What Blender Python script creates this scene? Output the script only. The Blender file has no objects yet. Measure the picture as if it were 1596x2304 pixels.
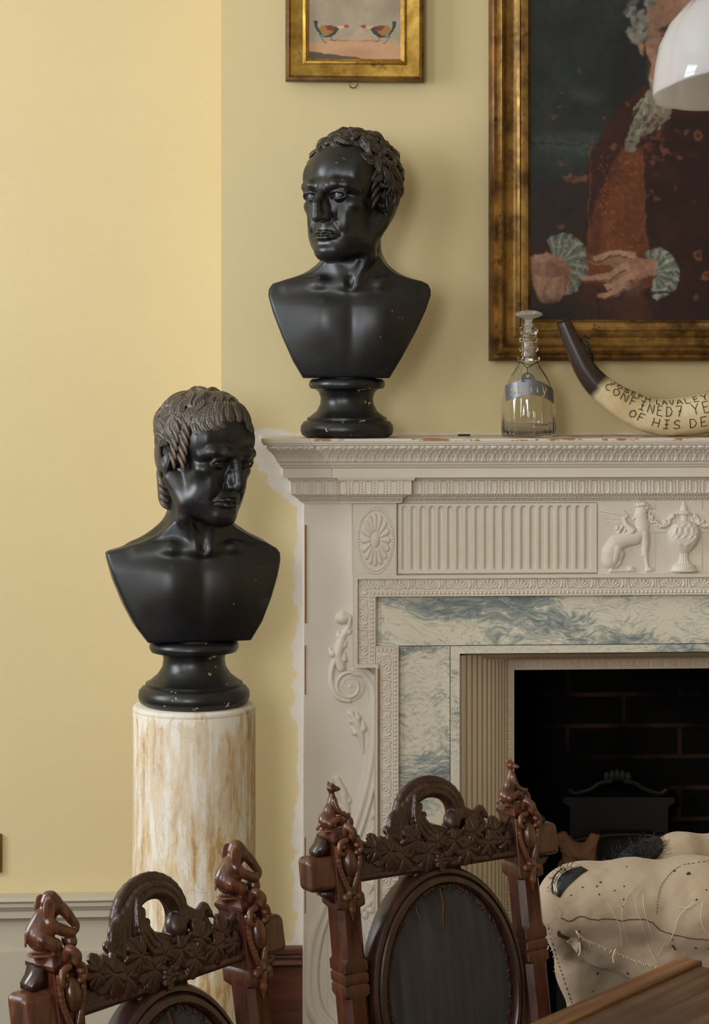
import bpy, math, random
import numpy as np
from mathutils import Vector, Matrix
rnd = random.Random(7); RS = np.random.RandomState(11)
SC = bpy.context.scene
COL = SC.collection
# ------------------------------------------------------------------ camera
F_PX = 4700.0; HOR = 835.0; EYE = 1.75; CAMY = -4.27; YAW = math.radians(3.5)
cd = bpy.data.cameras.new('camera'); cam = bpy.data.objects.new('camera', cd); COL.objects.link(cam)
cam.location = (0, CAMY, EYE); cam.rotation_euler = (math.pi/2, 0, -YAW)
cd.sensor_fit = 'HORIZONTAL'; cd.sensor_width = 36; cd.lens = F_PX/1596*36
cd.shift_y = (HOR-1152)/1596.0
cd.clip_start = 0.05; cd.clip_end = 60
SC.camera = cam
# ------------------------------------------------------------------ world, exposure
w = bpy.data.worlds.new('world'); SC.world = w; w.use_nodes = True
w.node_tree.nodes['Background'].inputs[0].default_value = (.75, .85, 1, 1)
w.node_tree.nodes['Background'].inputs[1].default_value = .15
SC.view_settings.view_transform = 'Standard'; SC.view_settings.look = 'None'
SC.view_settings.gamma = 1; SC.view_settings.exposure = 0.31; SC.view_settings.use_curve_mapping = False
def area(name, loc, rot, sx, sy, power, col):
    l = bpy.data.lights.new(name, 'AREA'); l.shape = 'RECTANGLE'; l.size = sx; l.size_y = sy
    l.energy = power; l.color = col
    o = bpy.data.objects.new(name, l); o.location = loc; o.rotation_euler = rot; COL.objects.link(o); return o
R = math.radians
RX0, RX1, RY0, RY1, RZ1 = -2.6, 3.6, -5.6, 0.30, 3.5     # room extents
WIN = [('L', -1.95, 1.25, .75, 3.1), ('L', -3.9, 1.25, .75, 3.1), ('B', -1.25, 1.1, .75, 3.0)]   # wall, centre, width, z0, z1
area('daylight_side', (RX0-.10, -1.15, 2.35), (0, -R(90), 0), 1.6, 1.1, 72, (.86, .93, 1))
area('daylight_side_far', (RX0-.10, -3.9, 2.35), (0, -R(90), 0), 1.6, 1.2, 60, (.86, .93, 1))
area('daylight_back', (-1.25, RY0-.10, 2.35), (R(90), 0, 0), 1.05, 1.6, 72, (.86, .93, 1))
# ------------------------------------------------------------------ helpers: camera geometry
FW = np.array([math.sin(YAW), math.cos(YAW)]); RT = np.array([math.cos(YAW), -math.sin(YAW)])
def W(px, py, Y):
    """world point where the ray of pixel (px,py) meets the vertical plane y=Y"""
    a = (px-798)/F_PX; dx = FW[0]+a*RT[0]; dy = FW[1]+a*RT[1]; t = (Y-CAMY)/dy
    return Vector((dx*t, Y, EYE-(py-HOR)/F_PX*t))
def Cc(px, py, d):
    a = (px-798)/F_PX
    return Vector(((FW[0]+a*RT[0])*d, CAMY+(FW[1]+a*RT[1])*d, EYE-(py-HOR)/F_PX*d))
def MX(u, Y): 
    a = (np.asarray(u, float)-798)/F_PX; return (FW[0]+a*RT[0])/(FW[1]+a*RT[1])*(Y-CAMY)
def MZ(v, Y):
    a = (1000-798)/F_PX; t = (Y-CAMY)/(FW[1]+a*RT[1]); return EYE-(np.asarray(v, float)-HOR)/F_PX*t
# ------------------------------------------------------------------ helpers: objects
def tag(o, label=None, cat=None, group=None, kind=None):
    if label: o['label'] = label
    if cat: o['category'] = cat
    if group: o['group'] = group
    if kind: o['kind'] = kind
    return o
def empty(name, loc=(0,0,0), rz=0, **k):
    o = bpy.data.objects.new(name, None); COL.objects.link(o); o.location = loc; o.rotation_euler = (0,0,rz)
    o.empty_display_size = .05; return tag(o, **k)
def link(name, me, mat, parent=None, smooth=True, **k):
    o = bpy.data.objects.new(name, me); COL.objects.link(o)
    if mat and not me.materials: me.materials.append(mat)
    if smooth: me.polygons.foreach_set('use_smooth', [True]*len(me.polygons))
    if parent:
        o.parent = parent
    return tag(o, **k)
def rawmesh(name, V, Q):
    """V (n,3) array, Q (m,k) int array"""
    me = bpy.data.meshes.new(name); V = np.asarray(V, np.float32); Q = np.asarray(Q, np.int32)
    me.vertices.add(len(V)); me.vertices.foreach_set('co', V.ravel())
    k = Q.shape[1]; me.loops.add(Q.size); me.loops.foreach_set('vertex_index', Q.ravel())
    me.polygons.add(len(Q)); me.polygons.foreach_set('loop_start', np.arange(0, Q.size, k, dtype=np.int32))
    try: me.polygons.foreach_set('loop_total', np.full(len(Q), k, np.int32))
    except Exception: pass
    me.update(calc_edges=True); me.validate(); return me
def gridquads(n, m, off=0, wrap=False):
    """rows n, cols m ; quads"""
    i = np.arange(n-1)[:, None]; j = np.arange(m if wrap else m-1)[None, :]; j2 = (j+1) % m
    a = i*m+j; b = i*m+j2; c = (i+1)*m+j2; d = (i+1)*m+j
    return np.stack([a, b, c, d], -1).reshape(-1, 4)+off
class MB:
    """collects polygons into one mesh"""
    def __init__(s): s.v = []; s.f = []
    def add(s, V, Fs):
        o = len(s.v); s.v += [tuple(map(float, p)) for p in V]; s.f += [tuple(int(i)+o for i in f) for f in Fs]; return s
    def box(s, x0, x1, y0, y1, z0, z1, b=0, M=None):
        if b <= 0:
            V = [(x, y, z) for x in (x0, x1) for y in (y0, y1) for z in (z0, z1)]
            Fs = [(0,1,3,2),(4,6,7,5),(0,4,5,1),(2,3,7,6),(0,2,6,4),(1,5,7,3)]
        else:
            V = []; ids = {}
            for i, x in enumerate((x0, x1)):
                for j, y in enumerate((y0, y1)):
                    for k, z in enumerate((z0, z1)):
                        sx, sy, sz = 1-2*i, 1-2*j, 1-2*k
                        for ax in range(3):
                            p = [x+sx*b, y+sy*b, z+sz*b]; p[ax] = (x, y, z)[ax]
                            ids[i, j, k, ax] = len(V); V.append(tuple(p))
            Fs = []
            for ax in range(3):
                o = [a for a in range(3) if a != ax]
                for s_ in (0, 1):
                    c = []
                    for a, bb in ((0,0),(1,0),(1,1),(0,1)):
                        t = [0,0,0]; t[ax] = s_; t[o[0]] = a; t[o[1]] = bb; c.append(ids[t[0],t[1],t[2],ax])
                    Fs.append(c)
            for ax in range(3):
                o = [a for a in range(3) if a != ax]
                for a in (0, 1):
                    for bb in (0, 1):
                        c = []
                        for t0, A in ((0,o[0]),(0,o[1]),(1,o[1]),(1,o[0])):
                            t = [0,0,0]; t[ax] = t0; t[o[0]] = a; t[o[1]] = bb; c.append(ids[t[0],t[1],t[2],A])
                        Fs.append(c)
            for i in (0,1):
                for j in (0,1):
                    for k in (0,1): Fs.append([ids[i,j,k,a] for a in range(3)])
        if M is not None: V = [M @ Vector(p) for p in V]
        return s.add(V, Fs)
    def tube(s, pts, r, n=8, caps=True, flat=None):
        pts = [Vector(p) for p in pts]; m = len(pts)
        rr = r if hasattr(r, '__len__') else [r]*m
        V = []; t0 = (pts[1]-pts[0]).normalized(); up = Vector((0,0,1)) if abs(t0.z) < .9 else Vector((0,1,0))
        nrm = t0.cross(up).normalized()
        for i, p in enumerate(pts):
            t = (pts[min(i+1, m-1)]-pts[max(i-1, 0)]).normalized()
            nrm = (nrm-t*nrm.dot(t)).normalized(); bn = t.cross(nrm)
            for k in range(n):
                a = 2*math.pi*k/n; V.append(p+(nrm*math.cos(a)+bn*math.sin(a))*rr[i])
        Fs = [tuple(q) for q in gridquads(m, n, 0, True)]
        if caps: Fs += [tuple(range(n))[::-1], tuple(range((m-1)*n, m*n))]
        return s.add(V, Fs)
    def lathe(s, prof, n=64, c=(0,0,0), mod=None):
        V = []
        for (r, z) in prof:
            for k in range(n):
                a = 2*math.pi*k/n; q = r*(mod(a, r, z) if mod else 1)
                V.append((c[0]+q*math.cos(a), c[1]+q*math.sin(a), c[2]+z))
        return s.add(V, [tuple(q) for q in gridquads(len(prof), n, 0, True)])
    def ball(s, c, r, n=8, M=None):
        V = []; r = r if hasattr(r, '__len__') else (r, r, r)
        for i in range(n+1):
            t = math.pi*i/n
            for k in range(2*n):
                a = math.pi*k/n; p = Vector((r[0]*math.sin(t)*math.cos(a), r[1]*math.sin(t)*math.sin(a), r[2]*math.cos(t)))
                if M is not None: p = M @ p
                V.append((c[0]+p[0], c[1]+p[1], c[2]+p[2]))
        return s.add(V, [tuple(q) for q in gridquads(n+1, 2*n, 0, True)])
    def prism(s, poly, y0, y1):
        """poly in (x,z), extruded along y"""
        n = len(poly); V = [(x, y0, z) for x, z in poly]+[(x, y1, z) for x, z in poly]
        return s.add(V, [tuple(range(n)), tuple(range(2*n-1, n-1, -1))]+[(i, i+n, (i+1) % n+n, (i+1) % n) for i in range(n)])
    def build(s, name, mat, parent=None, smooth=False, ang=None, **k):
        me = bpy.data.meshes.new(name); me.from_pydata(s.v, [], s.f); me.validate()
        import bmesh
        bm = bmesh.new(); bm.from_mesh(me); bmesh.ops.remove_doubles(bm, verts=bm.verts, dist=1e-6)
        bmesh.ops.recalc_face_normals(bm, faces=bm.faces); bm.to_mesh(me); bm.free()
        o = link(name, me, mat, parent, smooth, **k)
        if smooth and ang is not None:
            try: me.set_sharp_from_angle(angle=R(ang))
            except Exception: pass
        return o
def place(o, loc, rz=0): o.location = loc; o.rotation_euler = (0, 0, rz); return o
# ------------------------------------------------------------------ helpers: noise
def vnoise(x, y, seed=0, oct=4, gain=.5):
    x = np.asarray(x, float); y = np.asarray(y, float); out = 0; amp = 1; tot = 0
    for o in range(oct):
        rs = np.random.RandomState(seed*17+o); T = rs.rand(64, 64)
        xi = np.floor(x).astype(int); yi = np.floor(y).astype(int); fx = x-xi; fy = y-yi
        fx = fx*fx*(3-2*fx); fy = fy*fy*(3-2*fy)
        a = T[xi % 64, yi % 64]; b = T[(xi+1) % 64, yi % 64]; c = T[xi % 64, (yi+1) % 64]; d = T[(xi+1) % 64, (yi+1) % 64]
        out = out+amp*((a*(1-fx)+b*fx)*(1-fy)+(c*(1-fx)+d*fx)*fy); tot += amp; amp *= gain; x = x*2+13.7; y = y*2+5.1
    return out/tot
def sst(a, b, x): t = np.clip((x-a)/(b-a), 0, 1); return t*t*(3-2*t)
# ------------------------------------------------------------------ helpers: carving field (smooth solids -> mesh)
class Field:
    BIG = .08
    def __init__(s, lo, hi, res):
        s.lo = np.array(lo, float); s.res = res
        s.n = np.ceil((np.array(hi)-s.lo)/res).astype(int)+1
        s.a = np.full(s.n, s.BIG, np.float32); s.Rm = np.eye(3); s.t = np.zeros(3); s.sc = 1.
    def frame(s, R_=None, t=(0,0,0), sc=1.): s.Rm = np.eye(3) if R_ is None else np.array(R_); s.t = np.array(t, float); s.sc = sc
    def P(s, p): return s.Rm @ (np.array(p, float)*s.sc)+s.t
    def _reg(s, lo, hi, m):
        i0 = np.clip(np.floor((np.array(lo)-m-s.lo)/s.res).astype(int), 0, s.n); i1 = np.clip(np.ceil((np.array(hi)+m-s.lo)/s.res).astype(int)+1, 0, s.n)
        if (i1 <= i0).any(): return None
        sl = tuple(slice(a, b) for a, b in zip(i0, i1))
        ax = [s.lo[k]+np.arange(i0[k], i1[k])*s.res for k in range(3)]
        return sl, ax[0][:, None, None].astype(np.float32), ax[1][None, :, None].astype(np.float32), ax[2][None, None, :].astype(np.float32)
    def comb(s, sl, d, k, mode='u'):
        a = s.a[sl]
        if mode == 'u':
            h = np.clip(.5+.5*(a-d)/k, 0, 1); s.a[sl] = a*(1-h)+d*h-k*h*(1-h)
        elif mode == 's':
            d = -d; h = np.clip(.5-.5*(a-d)/k, 0, 1); s.a[sl] = a*(1-h)+d*h+k*h*(1-h)
        else:
            h = np.clip(.5-.5*(a-d)/k, 0, 1); s.a[sl] = a*(1-h)+d*h+k*h*(1-h)
    def ell(s, c, r, k=.005, mode='u', rot=None):
        r = np.array(r if hasattr(r, '__len__') else (r, r, r), float)*s.sc; M = s.Rm if rot is None else s.Rm @ np.array(rot)
        c = s.P(c); e = np.sqrt(((M*r)**2).sum(1)); g = s._reg(c-e, c+e, k+s.res*2)
        if g is None: return
        sl, X, Y, Z = g; X = X-c[0]; Y = Y-c[1]; Z = Z-c[2]
        q = [(M[0, i]*X+M[1, i]*Y+M[2, i]*Z) for i in range(3)]
        k0 = np.sqrt(sum((q[i]/r[i])**2 for i in range(3))); k1 = np.sqrt(sum((q[i]/r[i]**2)**2 for i in range(3)))+1e-9
        s.comb(sl, np.clip(k0*(k0-1)/k1, -s.BIG, s.BIG), k, mode)
    def cap(s, a, b, ra, rb=None, k=.004, mode='u'):
        rb = ra if rb is None else rb; ra *= s.sc; rb *= s.sc; a = s.P(a); b = s.P(b); m = max(ra, rb)
        g = s._reg(np.minimum(a, b)-m, np.maximum(a, b)+m, k+s.res*2)
        if g is None: return
        sl, X, Y, Z = g; ba = b-a; L = (ba**2).sum()+1e-12
        X = X-a[0]; Y = Y-a[1]; Z = Z-a[2]
        h = np.clip((X*ba[0]+Y*ba[1]+Z*ba[2])/L, 0, 1)
        d = np.sqrt((X-h*ba[0])**2+(Y-h*ba[1])**2+(Z-h*ba[2])**2)-(ra+(rb-ra)*h)
        s.comb(sl, d, k, mode)
    def poly(s, pts, r, k=.004, mode='u'):
        rr = r if hasattr(r, '__len__') else [r]*len(pts)
        for i in range(len(pts)-1): s.cap(pts[i], pts[i+1], rr[i], rr[i+1], k, mode)
    def box(s, c, h, r=.002, k=.002, mode='u', rot=None):
        M = s.Rm if rot is None else s.Rm @ np.array(rot); c = s.P(c); h = np.array(h, float)
        e = np.abs(M) @ h; g = s._reg(c-e, c+e, k+s.res*2)
        if g is None: return
        sl, X, Y, Z = g; X = X-c[0]; Y = Y-c[1]; Z = Z-c[2]
        q = [np.abs(M[0, i]*X+M[1, i]*Y+M[2, i]*Z)-(h[i]-r) for i in range(3)]
        d = np.sqrt(sum(np.maximum(t, 0)**2 for t in q))+np.minimum(np.maximum(np.maximum(q[0], q[1]), q[2]), 0)-r
        s.comb(sl, d, k, mode)
    def fn(s, lo, hi, f, k=.004, mode='u', m=.0):
        g = s._reg(lo, hi, m)
        if g is None: return
        sl, X, Y, Z = g; d = f(X, Y, Z)
        if mode == '+': s.a[sl] += d
        else: s.comb(sl, np.clip(d, -s.BIG, s.BIG), k, mode)
    def mesh(s, name):
        A = s.a.copy(); A[0] = A[-1] = s.BIG; A[:, 0] = A[:, -1] = s.BIG; A[:, :, 0] = A[:, :, -1] = s.BIG
        S = A < 0; nx, ny, nz = S.shape
        cnt = np.zeros((nx-1, ny-1, nz-1), np.int8)
        offs = [(i, j, k) for i in (0, 1) for j in (0, 1) for k in (0, 1)]
        for i, j, k in offs: cnt += S[i:nx-1+i, j:ny-1+j, k:nz-1+k]
        act = (cnt > 0) & (cnt < 8); idx = np.argwhere(act)
        vals = np.stack([A[idx[:, 0]+i, idx[:, 1]+j, idx[:, 2]+k] for i, j, k in offs], 1)
        pos = np.zeros((len(idx), 3)); c = np.zeros(len(idx))
        for p in range(8):
            for q in range(p+1, 8):
                if sum(abs(offs[p][z]-offs[q][z]) for z in range(3)) != 1: continue
                va, vb = vals[:, p], vals[:, q]; cr = (va < 0) != (vb < 0); t = np.where(cr, va/(va-vb+1e-20), 0)
                pa = np.array(offs[p], float); pb = np.array(offs[q], float)
                pos += np.where(cr[:, None], pa+t[:, None]*(pb-pa), 0); c += cr
        V = s.lo+(idx+pos/c[:, None])*s.res
        im = np.full(act.shape, -1, np.int32); im[act] = np.arange(len(idx)); Q = []
        for ax in range(3):
            o = [a for a in range(3) if a != ax]
            s0 = [slice(None)]*3; s1 = [slice(None)]*3; s0[ax] = slice(0, -1); s1[ax] = slice(1, None)
            for a in o: s0[a] = s1[a] = slice(1, -1)
            a0, a1 = S[tuple(s0)], S[tuple(s1)]; e = np.argwhere(a0 != a1); fl = a0[e[:, 0], e[:, 1], e[:, 2]]
            e = e.copy(); e[:, o[0]] += 1; e[:, o[1]] += 1
            def g(d0, d1):
                t = e.copy(); t[:, o[0]] -= d0; t[:, o[1]] -= d1; return im[t[:, 0], t[:, 1], t[:, 2]]
            q = np.stack([g(0, 0), g(1, 0), g(1, 1), g(0, 1)], 1)
            if ax == 1: fl = ~fl
            q[~fl] = q[~fl][:, ::-1]; Q.append(q)
        Q = np.concatenate(Q)
        return rawmesh(name, V, Q)
def rotz(a): c, s_ = math.cos(a), math.sin(a); return np.array([[c, -s_, 0], [s_, c, 0], [0, 0, 1]])
def rotx(a): c, s_ = math.cos(a), math.sin(a); return np.array([[1, 0, 0], [0, c, -s_], [0, s_, c]])
def roty(a): c, s_ = math.cos(a), math.sin(a); return np.array([[c, 0, s_], [0, 1, 0], [-s_, 0, c]])
# ------------------------------------------------------------------ materials
def lin(c):
    c = [x/255.0 for x in c]; return tuple([(x/12.92 if x <= .04045 else ((x+.055)/1.055)**2.4) for x in c])+(1,)
class Mt:
    def __init__(s, name, col=(128,128,128), rough=.5, spec=.5, **kw):
        s.m = bpy.data.materials.new(name); s.m.use_nodes = True; s.nt = s.m.node_tree; s.b = s.nt.nodes['Principled BSDF']
        s.b.inputs['Base Color'].default_value = lin(col); s.b.inputs['Roughness'].default_value = rough
        s.b.inputs['Specular IOR Level'].default_value = spec
        for k, v in kw.items(): s.b.inputs[k.replace('_', ' ')].default_value = v
        s.c = None
    def n(s, t, **kw):
        nd = s.nt.nodes.new('ShaderNode'+t)
        for k, v in kw.items():
            if k.startswith('i_'):
                key = k[2:].replace('_', ' ')
                sock = nd.inputs[int(key)] if key.isdigit() else nd.inputs[key]
                if hasattr(v, 'is_output'): s.nt.links.new(v, sock)
                else: sock.default_value = v
            else: setattr(nd, k, v)
        return nd
    def co(s, scale=(1,1,1), rot=(0,0,0), loc=(0,0,0)):
        return s.n('Mapping', i_Vector=s.n('TexCoord').outputs['Object'], i_Scale=scale, i_Rotation=rot, i_Location=loc).outputs[0]
    def noise(s, scale, detail=4, rough=.55, dist=0, vec=None, map=(1,1,1)):
        return s.n('TexNoise', i_Vector=vec or s.co(map), i_Scale=scale, i_Detail=detail, i_Roughness=rough, i_Distortion=dist).outputs[0]
    def ramp(s, f, stops, interp='LINEAR'):
        r = s.n('ValToRGB', i_Fac=f); e = r.color_ramp.elements; r.color_ramp.interpolation = interp
        while len(e) < len(stops): e.new(.5)
        for q, (p, c) in zip(e, stops): q.position = p; q.color = lin(c) if hasattr(c, '__len__') else (c, c, c, 1)
        return r.outputs[0]
    def mix(s, f, a, b, mode='MIX'):
        m = s.n('MixRGB', blend_type=mode)
        for i, v in enumerate((f, a, b)):
            if hasattr(v, 'is_output'): s.nt.links.new(v, m.inputs[i])
            elif hasattr(v, '__len__'): m.inputs[i].default_value = v if len(v) == 4 and max(v) <= 1 else lin(v)
            else: m.inputs[i].default_value = v
        return m.outputs[0]
    def math(s, op, a, b=0.0, clamp=False):
        m = s.n('Math', operation=op, use_clamp=clamp)
        for i, v in enumerate((a, b)):
            if hasattr(v, 'is_output'): s.nt.links.new(v, m.inputs[i])
            else: m.inputs[i].default_value = v
        return m.outputs[0]
    def color(s, out): s.nt.links.new(out, s.b.inputs['Base Color']); return s
    def rough(s, out): s.nt.links.new(out, s.b.inputs['Roughness']); return s
    def bump(s, h, strength=.3, dist=.002):
        b = s.n('Bump', i_Height=h, i_Strength=strength, i_Distance=dist)
        s.nt.links.new(b.outputs[0], s.b.inputs['Normal']); return s
M = {}
def defm(name, mt): M[name] = mt.m; return mt
# walls: distempered yellow plaster
m = Mt('yellow_paint', (228, 205, 138), .62, .3)
base = m.mix(m.ramp(m.noise(1.3, 3), [(.35, 0.), (.7, 1.)]), (216, 197, 151), (212, 192, 146))
fine = m.noise(60, 3)
m.color(m.mix(.04, base, fine, 'OVERLAY')); m.bump(m.noise(9, 5), .12, .004); defm('yellow', m)
# breast wall: same paint, with the bare filler mask held in a colour attribute
m = Mt('yellow_paint_patched', (228, 205, 138), .62, .3)
base = m.mix(m.ramp(m.noise(1.3, 3), [(.35, 0.), (.7, 1.)]), (216, 197, 151), (212, 192, 146))
at = m.n('Attribute', attribute_name='patch').outputs['Fac']
base = m.mix(at, base, m.mix(m.noise(30, 4), (206, 196, 184), (228, 221, 212)))
m.color(base); m.bump(m.noise(9, 5), .12, .004); defm('yellow_patched', m)
m = Mt('panel_paint', (196, 184, 160), .5, .4); m.color(m.mix(m.noise(8, 4), (190, 181, 162), (180, 171, 152))); m.bump(m.noise(30, 3), .08); defm('panel', m)
defm('ceiling', Mt('ceiling_white', (236, 230, 216), .8, .2))
m = Mt('floor_boards', (110, 74, 45), .4, .5)
wv = m.n('TexBrick', i_Vector=m.co((1, 1, 1)), i_Scale=1, offset=.5); wv.inputs['Brick Width'].default_value = 2.4; wv.inputs['Row Height'].default_value = .16; wv.inputs['Mortar Size'].default_value = .004
wv.inputs['Color1'].default_value = lin((70, 48, 32)); wv.inputs['Color2'].default_value = lin((54, 36, 24)); wv.inputs['Mortar'].default_value = lin((30, 20, 12))
m.color(m.mix(.35, wv.outputs[0], m.ramp(m.noise(14, 5, map=(.15, 1, 1)), [(.3, (40, 26, 16)), (.7, (90, 62, 40))]))); defm('floor', m)
# mantel paint: cream, chipped to brown wood
def mantel(nm, chips=.0, tone=(226, 216, 202), tone2=(217, 205, 189)):
    m = Mt(nm, tone, .48, .4)
    c = m.mix(m.ramp(m.noise(5, 5), [(.3, 0.), (.7, 1.)]), tone, tone2)
    if chips:
        n1 = m.noise(14, 6, .7, map=(1.0, 1, 3.2)); f = m.ramp(n1, [(1-chips, 0.), (1-chips+.012, 1.)])
        c = m.mix(f, c, m.mix(m.noise(40, 3), (150, 92, 52), (186, 130, 88)))
    f2 = m.ramp(m.noise(38, 5, .7), [(.70, 0.), (.73, .55)])
    c = m.mix(f2, c, (164, 134, 104))
    m.color(c); m.bump(m.noise(50, 4), .15, .001); return defm(nm, m)
mantel('mantel_paint', 0); mantel('mantel_chipped', .455); mantel('mantel_edge', .36)
m = Mt('bare_wood_edge', (142, 82, 42), .6); m.color(m.mix(m.noise(40, 4), (120, 66, 32), (168, 108, 62))); defm('barewood', m)
# marble: cream with blue-grey streaming veins
def marble(nm, rot, dark=.5, seed=0, scale=7, tint=(222, 208, 180)):
    m = Mt(nm, tint, .22, .5)
    v = m.co((1, 1, 1), loc=(seed, seed*.3, 0)); w1 = m.noise(5, 4, .6, vec=v)
    vm = m.n('VectorMath', operation='SCALE', i_0=m.n('TexNoise', i_Vector=v, i_Scale=4.5, i_Detail=3).outputs[1]); vm.inputs['Scale'].default_value = .16
    va = m.n('VectorMath', operation='ADD', i_0=v, i_1=vm.outputs[0]).outputs[0]
    vr = m.n('Mapping', i_Vector=va, i_Rotation=(0, rot, 0), i_Scale=(1, 1, 3.0)).outputs[0]
    big = m.noise(scale*.55, 2, .5, vec=vr); fin = m.noise(scale*4.6, 9, .74, dist=1.0, vec=vr)
    f = m.math('ADD', m.math('MULTIPLY', big, .50), m.math('MULTIPLY', fin, .50))
    c = m.ramp(f, [(.30, tint), (.475+.06*(1-dark), (226, 217, 198)), (.525+.06*(1-dark), (170, 175, 168)), (.60+.05*(1-dark), (122, 131, 133))])
    r = m.n('ValToRGB', i_Fac=m.noise(scale*2, 6, .6, dist=1.2, vec=vr)); e = r.color_ramp.elements
    e[0].position = .485; e[0].color = (0,0,0,1); e[1].position = .5; e[1].color = (.55,.55,.55,1); q = e.new(.515); q.color = (0,0,0,1)
    c = m.mix(r.outputs[0], c, (112, 128, 136))
    m.color(c); return defm(nm, m)
marble('marble_lintel', .45, .95, 3.1, 7, (232, 224, 206)); marble('marble_jamb', -.75, .8, 1.7, 9, (230, 223, 208)); marble('marble_slip', .6, .3, 5.2, 9, (216, 210, 200))
# reeded stone insert
m = Mt('insert_stone', (190, 170, 140), .5, .4); m.color(m.mix(m.noise(6, 5, map=(3, 1, .4)), (216, 200, 178), (200, 180, 152))); defm('insert', m)
m = Mt('soot_brick', (16, 13, 12), .95, .1)
b = m.n('TexBrick', i_Vector=m.co((1, 1, 1), rot=(R(90), 0, 0)), i_Scale=1); b.inputs['Brick Width'].default_value = .26; b.inputs['Row Height'].default_value = .072; b.inputs['Mortar Size'].default_value = .006; b.inputs['Mortar Smooth'].default_value = .4
b.inputs['Color1'].default_value = lin((26, 22, 20)); b.inputs['Color2'].default_value = lin((18, 15, 14)); b.inputs['Mortar'].default_value = lin((70, 50, 40))
m.color(m.mix(m.ramp(m.noise(5, 4), [(.46, 0.), (.70, .9)]), (14, 12, 11), b.outputs[0])); m.bump(m.noise(30, 5), .4, .01); defm('soot', m)
m = Mt('cast_iron', (22, 21, 21), .6, .4); m.bump(m.noise(60, 3), .2); defm('iron', m)
# black painted plaster
def black(nm, chip, dust, seed=0):
    m = Mt(nm, (30, 29, 31), .36, .5)
    c = m.mix(m.ramp(m.noise(9, 5, vec=m.co(loc=(seed, 0, 0))), [(.45, 0.), (.72, 1.)]), (19, 19, 22), (32, 30, 31))
    else_d = m.ramp(m.noise(6, 8, .75, vec=m.co(loc=(seed, 4, 2))), [(.54, 0.), (.66, .55)]); c = m.mix(else_d, c, (78, 72, 68))
    if dust: # worn, dusty carved ridges of the hair
        g = m.n('NewGeometry').outputs['Pointiness']
        c = m.mix(dust*.09, c, (112, 100, 92)); c = m.mix(m.math('MULTIPLY', m.ramp(g, [(.49, 0.), (.55, 1.)]), dust), c, (128, 108, 92))
    v = m.co(loc=(seed, 1.3, 0)); f = m.ramp(m.noise(34, 4, .65, vec=v), [(chip, 0.), (chip+.015, 1.)])
    c = m.mix(f, c, (206, 182, 160))
    sp = m.n('TexVoronoi', i_Vector=v, i_Scale=42.0); f3 = m.ramp(sp.outputs['Distance'], [(.045, .6), (.06, 0.)])
    c = m.mix(m.math('MULTIPLY', f3, m.ramp(m.noise(11, 3, vec=v), [(.5, 0.), (.58, 1.)])), c, (190, 172, 156))
    m.color(c); m.rough(m.ramp(m.noise(12, 4), [(.3, .27), (.7, .44)])); m.bump(m.noise(70, 3), .05, .001); return defm(nm, m)
black('bust_black', .735, 0); black('bust_hair', .8, .35, 2); black('bust_socle', .665, 0, 5); black('bust_hair_worn', .8, .95, 3)
m = Mt('eyebrow_wear', (120, 84, 66), .5); m.color(m.mix(m.ramp(m.noise(120, 3), [(.45, 0.), (.6, 1.)]), (34, 30, 30), (168, 118, 92))); defm('brow', m)
# pedestal: flaking scagliola
m = Mt('flaking_paint', (216, 202, 176), .6, .3)
n1 = m.noise(11, 9, .74, dist=.3, map=(2.2, 2.2, .62)); n2 = m.noise(30, 7, .72, map=(1.6, 1.6, .13)); n3 = m.noise(5, 3)
f = m.math('ADD', m.math('MULTIPLY', n1, .55), m.math('MULTIPLY', n2, .45))
c = m.ramp(f, [(.38, (224, 217, 208)), (.462, (212, 201, 184)), (.470, (206, 186, 154)), (.525, (198, 170, 128)), (.535, (186, 150, 100)), (.60, (158, 118, 74))])
c = m.mix(m.math('MULTIPLY', m.ramp(n3, [(.45, 0.), (.65, 1.)]), .45), c, (210, 203, 194))
sep = m.n('SeparateXYZ', i_Vector=m.n('TexCoord').outputs['Object'])
c = m.mix(m.math('MULTIPLY', m.ramp(m.math('ADD', m.math('ADD', sep.outputs[2], -.10), m.math('MULTIPLY', n1, -.30)), [(.835, 0.), (.85, 1.)]), .8), c, (220, 212, 198))
vo = m.n('TexVoronoi', feature='DISTANCE_TO_EDGE', i_Vector=m.n('VectorMath', operation='ADD', i_0=m.co((30, 30, 13)), i_1=m.n('TexNoise', i_Scale=12.0, i_Vector=m.co()).outputs[1]).outputs[0], i_Scale=1.0)
ck = m.math('MULTIPLY', m.ramp(vo.outputs[0], [(.0, 1.), (.008, 0.)]), m.ramp(m.noise(6, 3), [(.50, 0.), (.62, .55)]))
c = m.mix(ck, c, (112, 98, 84))
m.color(c); m.bump(f, .35, .003); defm('pedestal', m)
# gilding
def gilt(nm, dark, light, red, rough=.34, met=.75):
    m = Mt(nm, light, rough, .5, Metallic=met)
    a = m.ramp(m.noise(18, 7, .68), [(.35, 0.), (.62, 1.)]); c = m.mix(a, dark, light)
    c = m.mix(m.ramp(m.noise(30, 6, .7), [(.6, 0.), (.67, .8)]), c, red)
    m.color(c); m.rough(m.ramp(m.noise(22, 4), [(.3, rough-.08), (.7, rough+.18)])); m.bump(m.noise(60, 5), .2, .001); return defm(nm, m)
gilt('gilt_small', (150, 112, 44), (206, 170, 86), (116, 74, 40)); gilt('gilt_large', (88, 62, 32), (166, 128, 68), (78, 46, 28), .3, .65); gilt('gilt_edge', (74, 46, 24), (130, 88, 40), (70, 34, 22), .45, .4)
m = Mt('painting', (80, 70, 60), .42, .4); at = m.n('Attribute', attribute_name='Col').outputs['Color']; m.color(at); m.bump(m.noise(90, 4), .12, .001); defm('painting', m)
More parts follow.
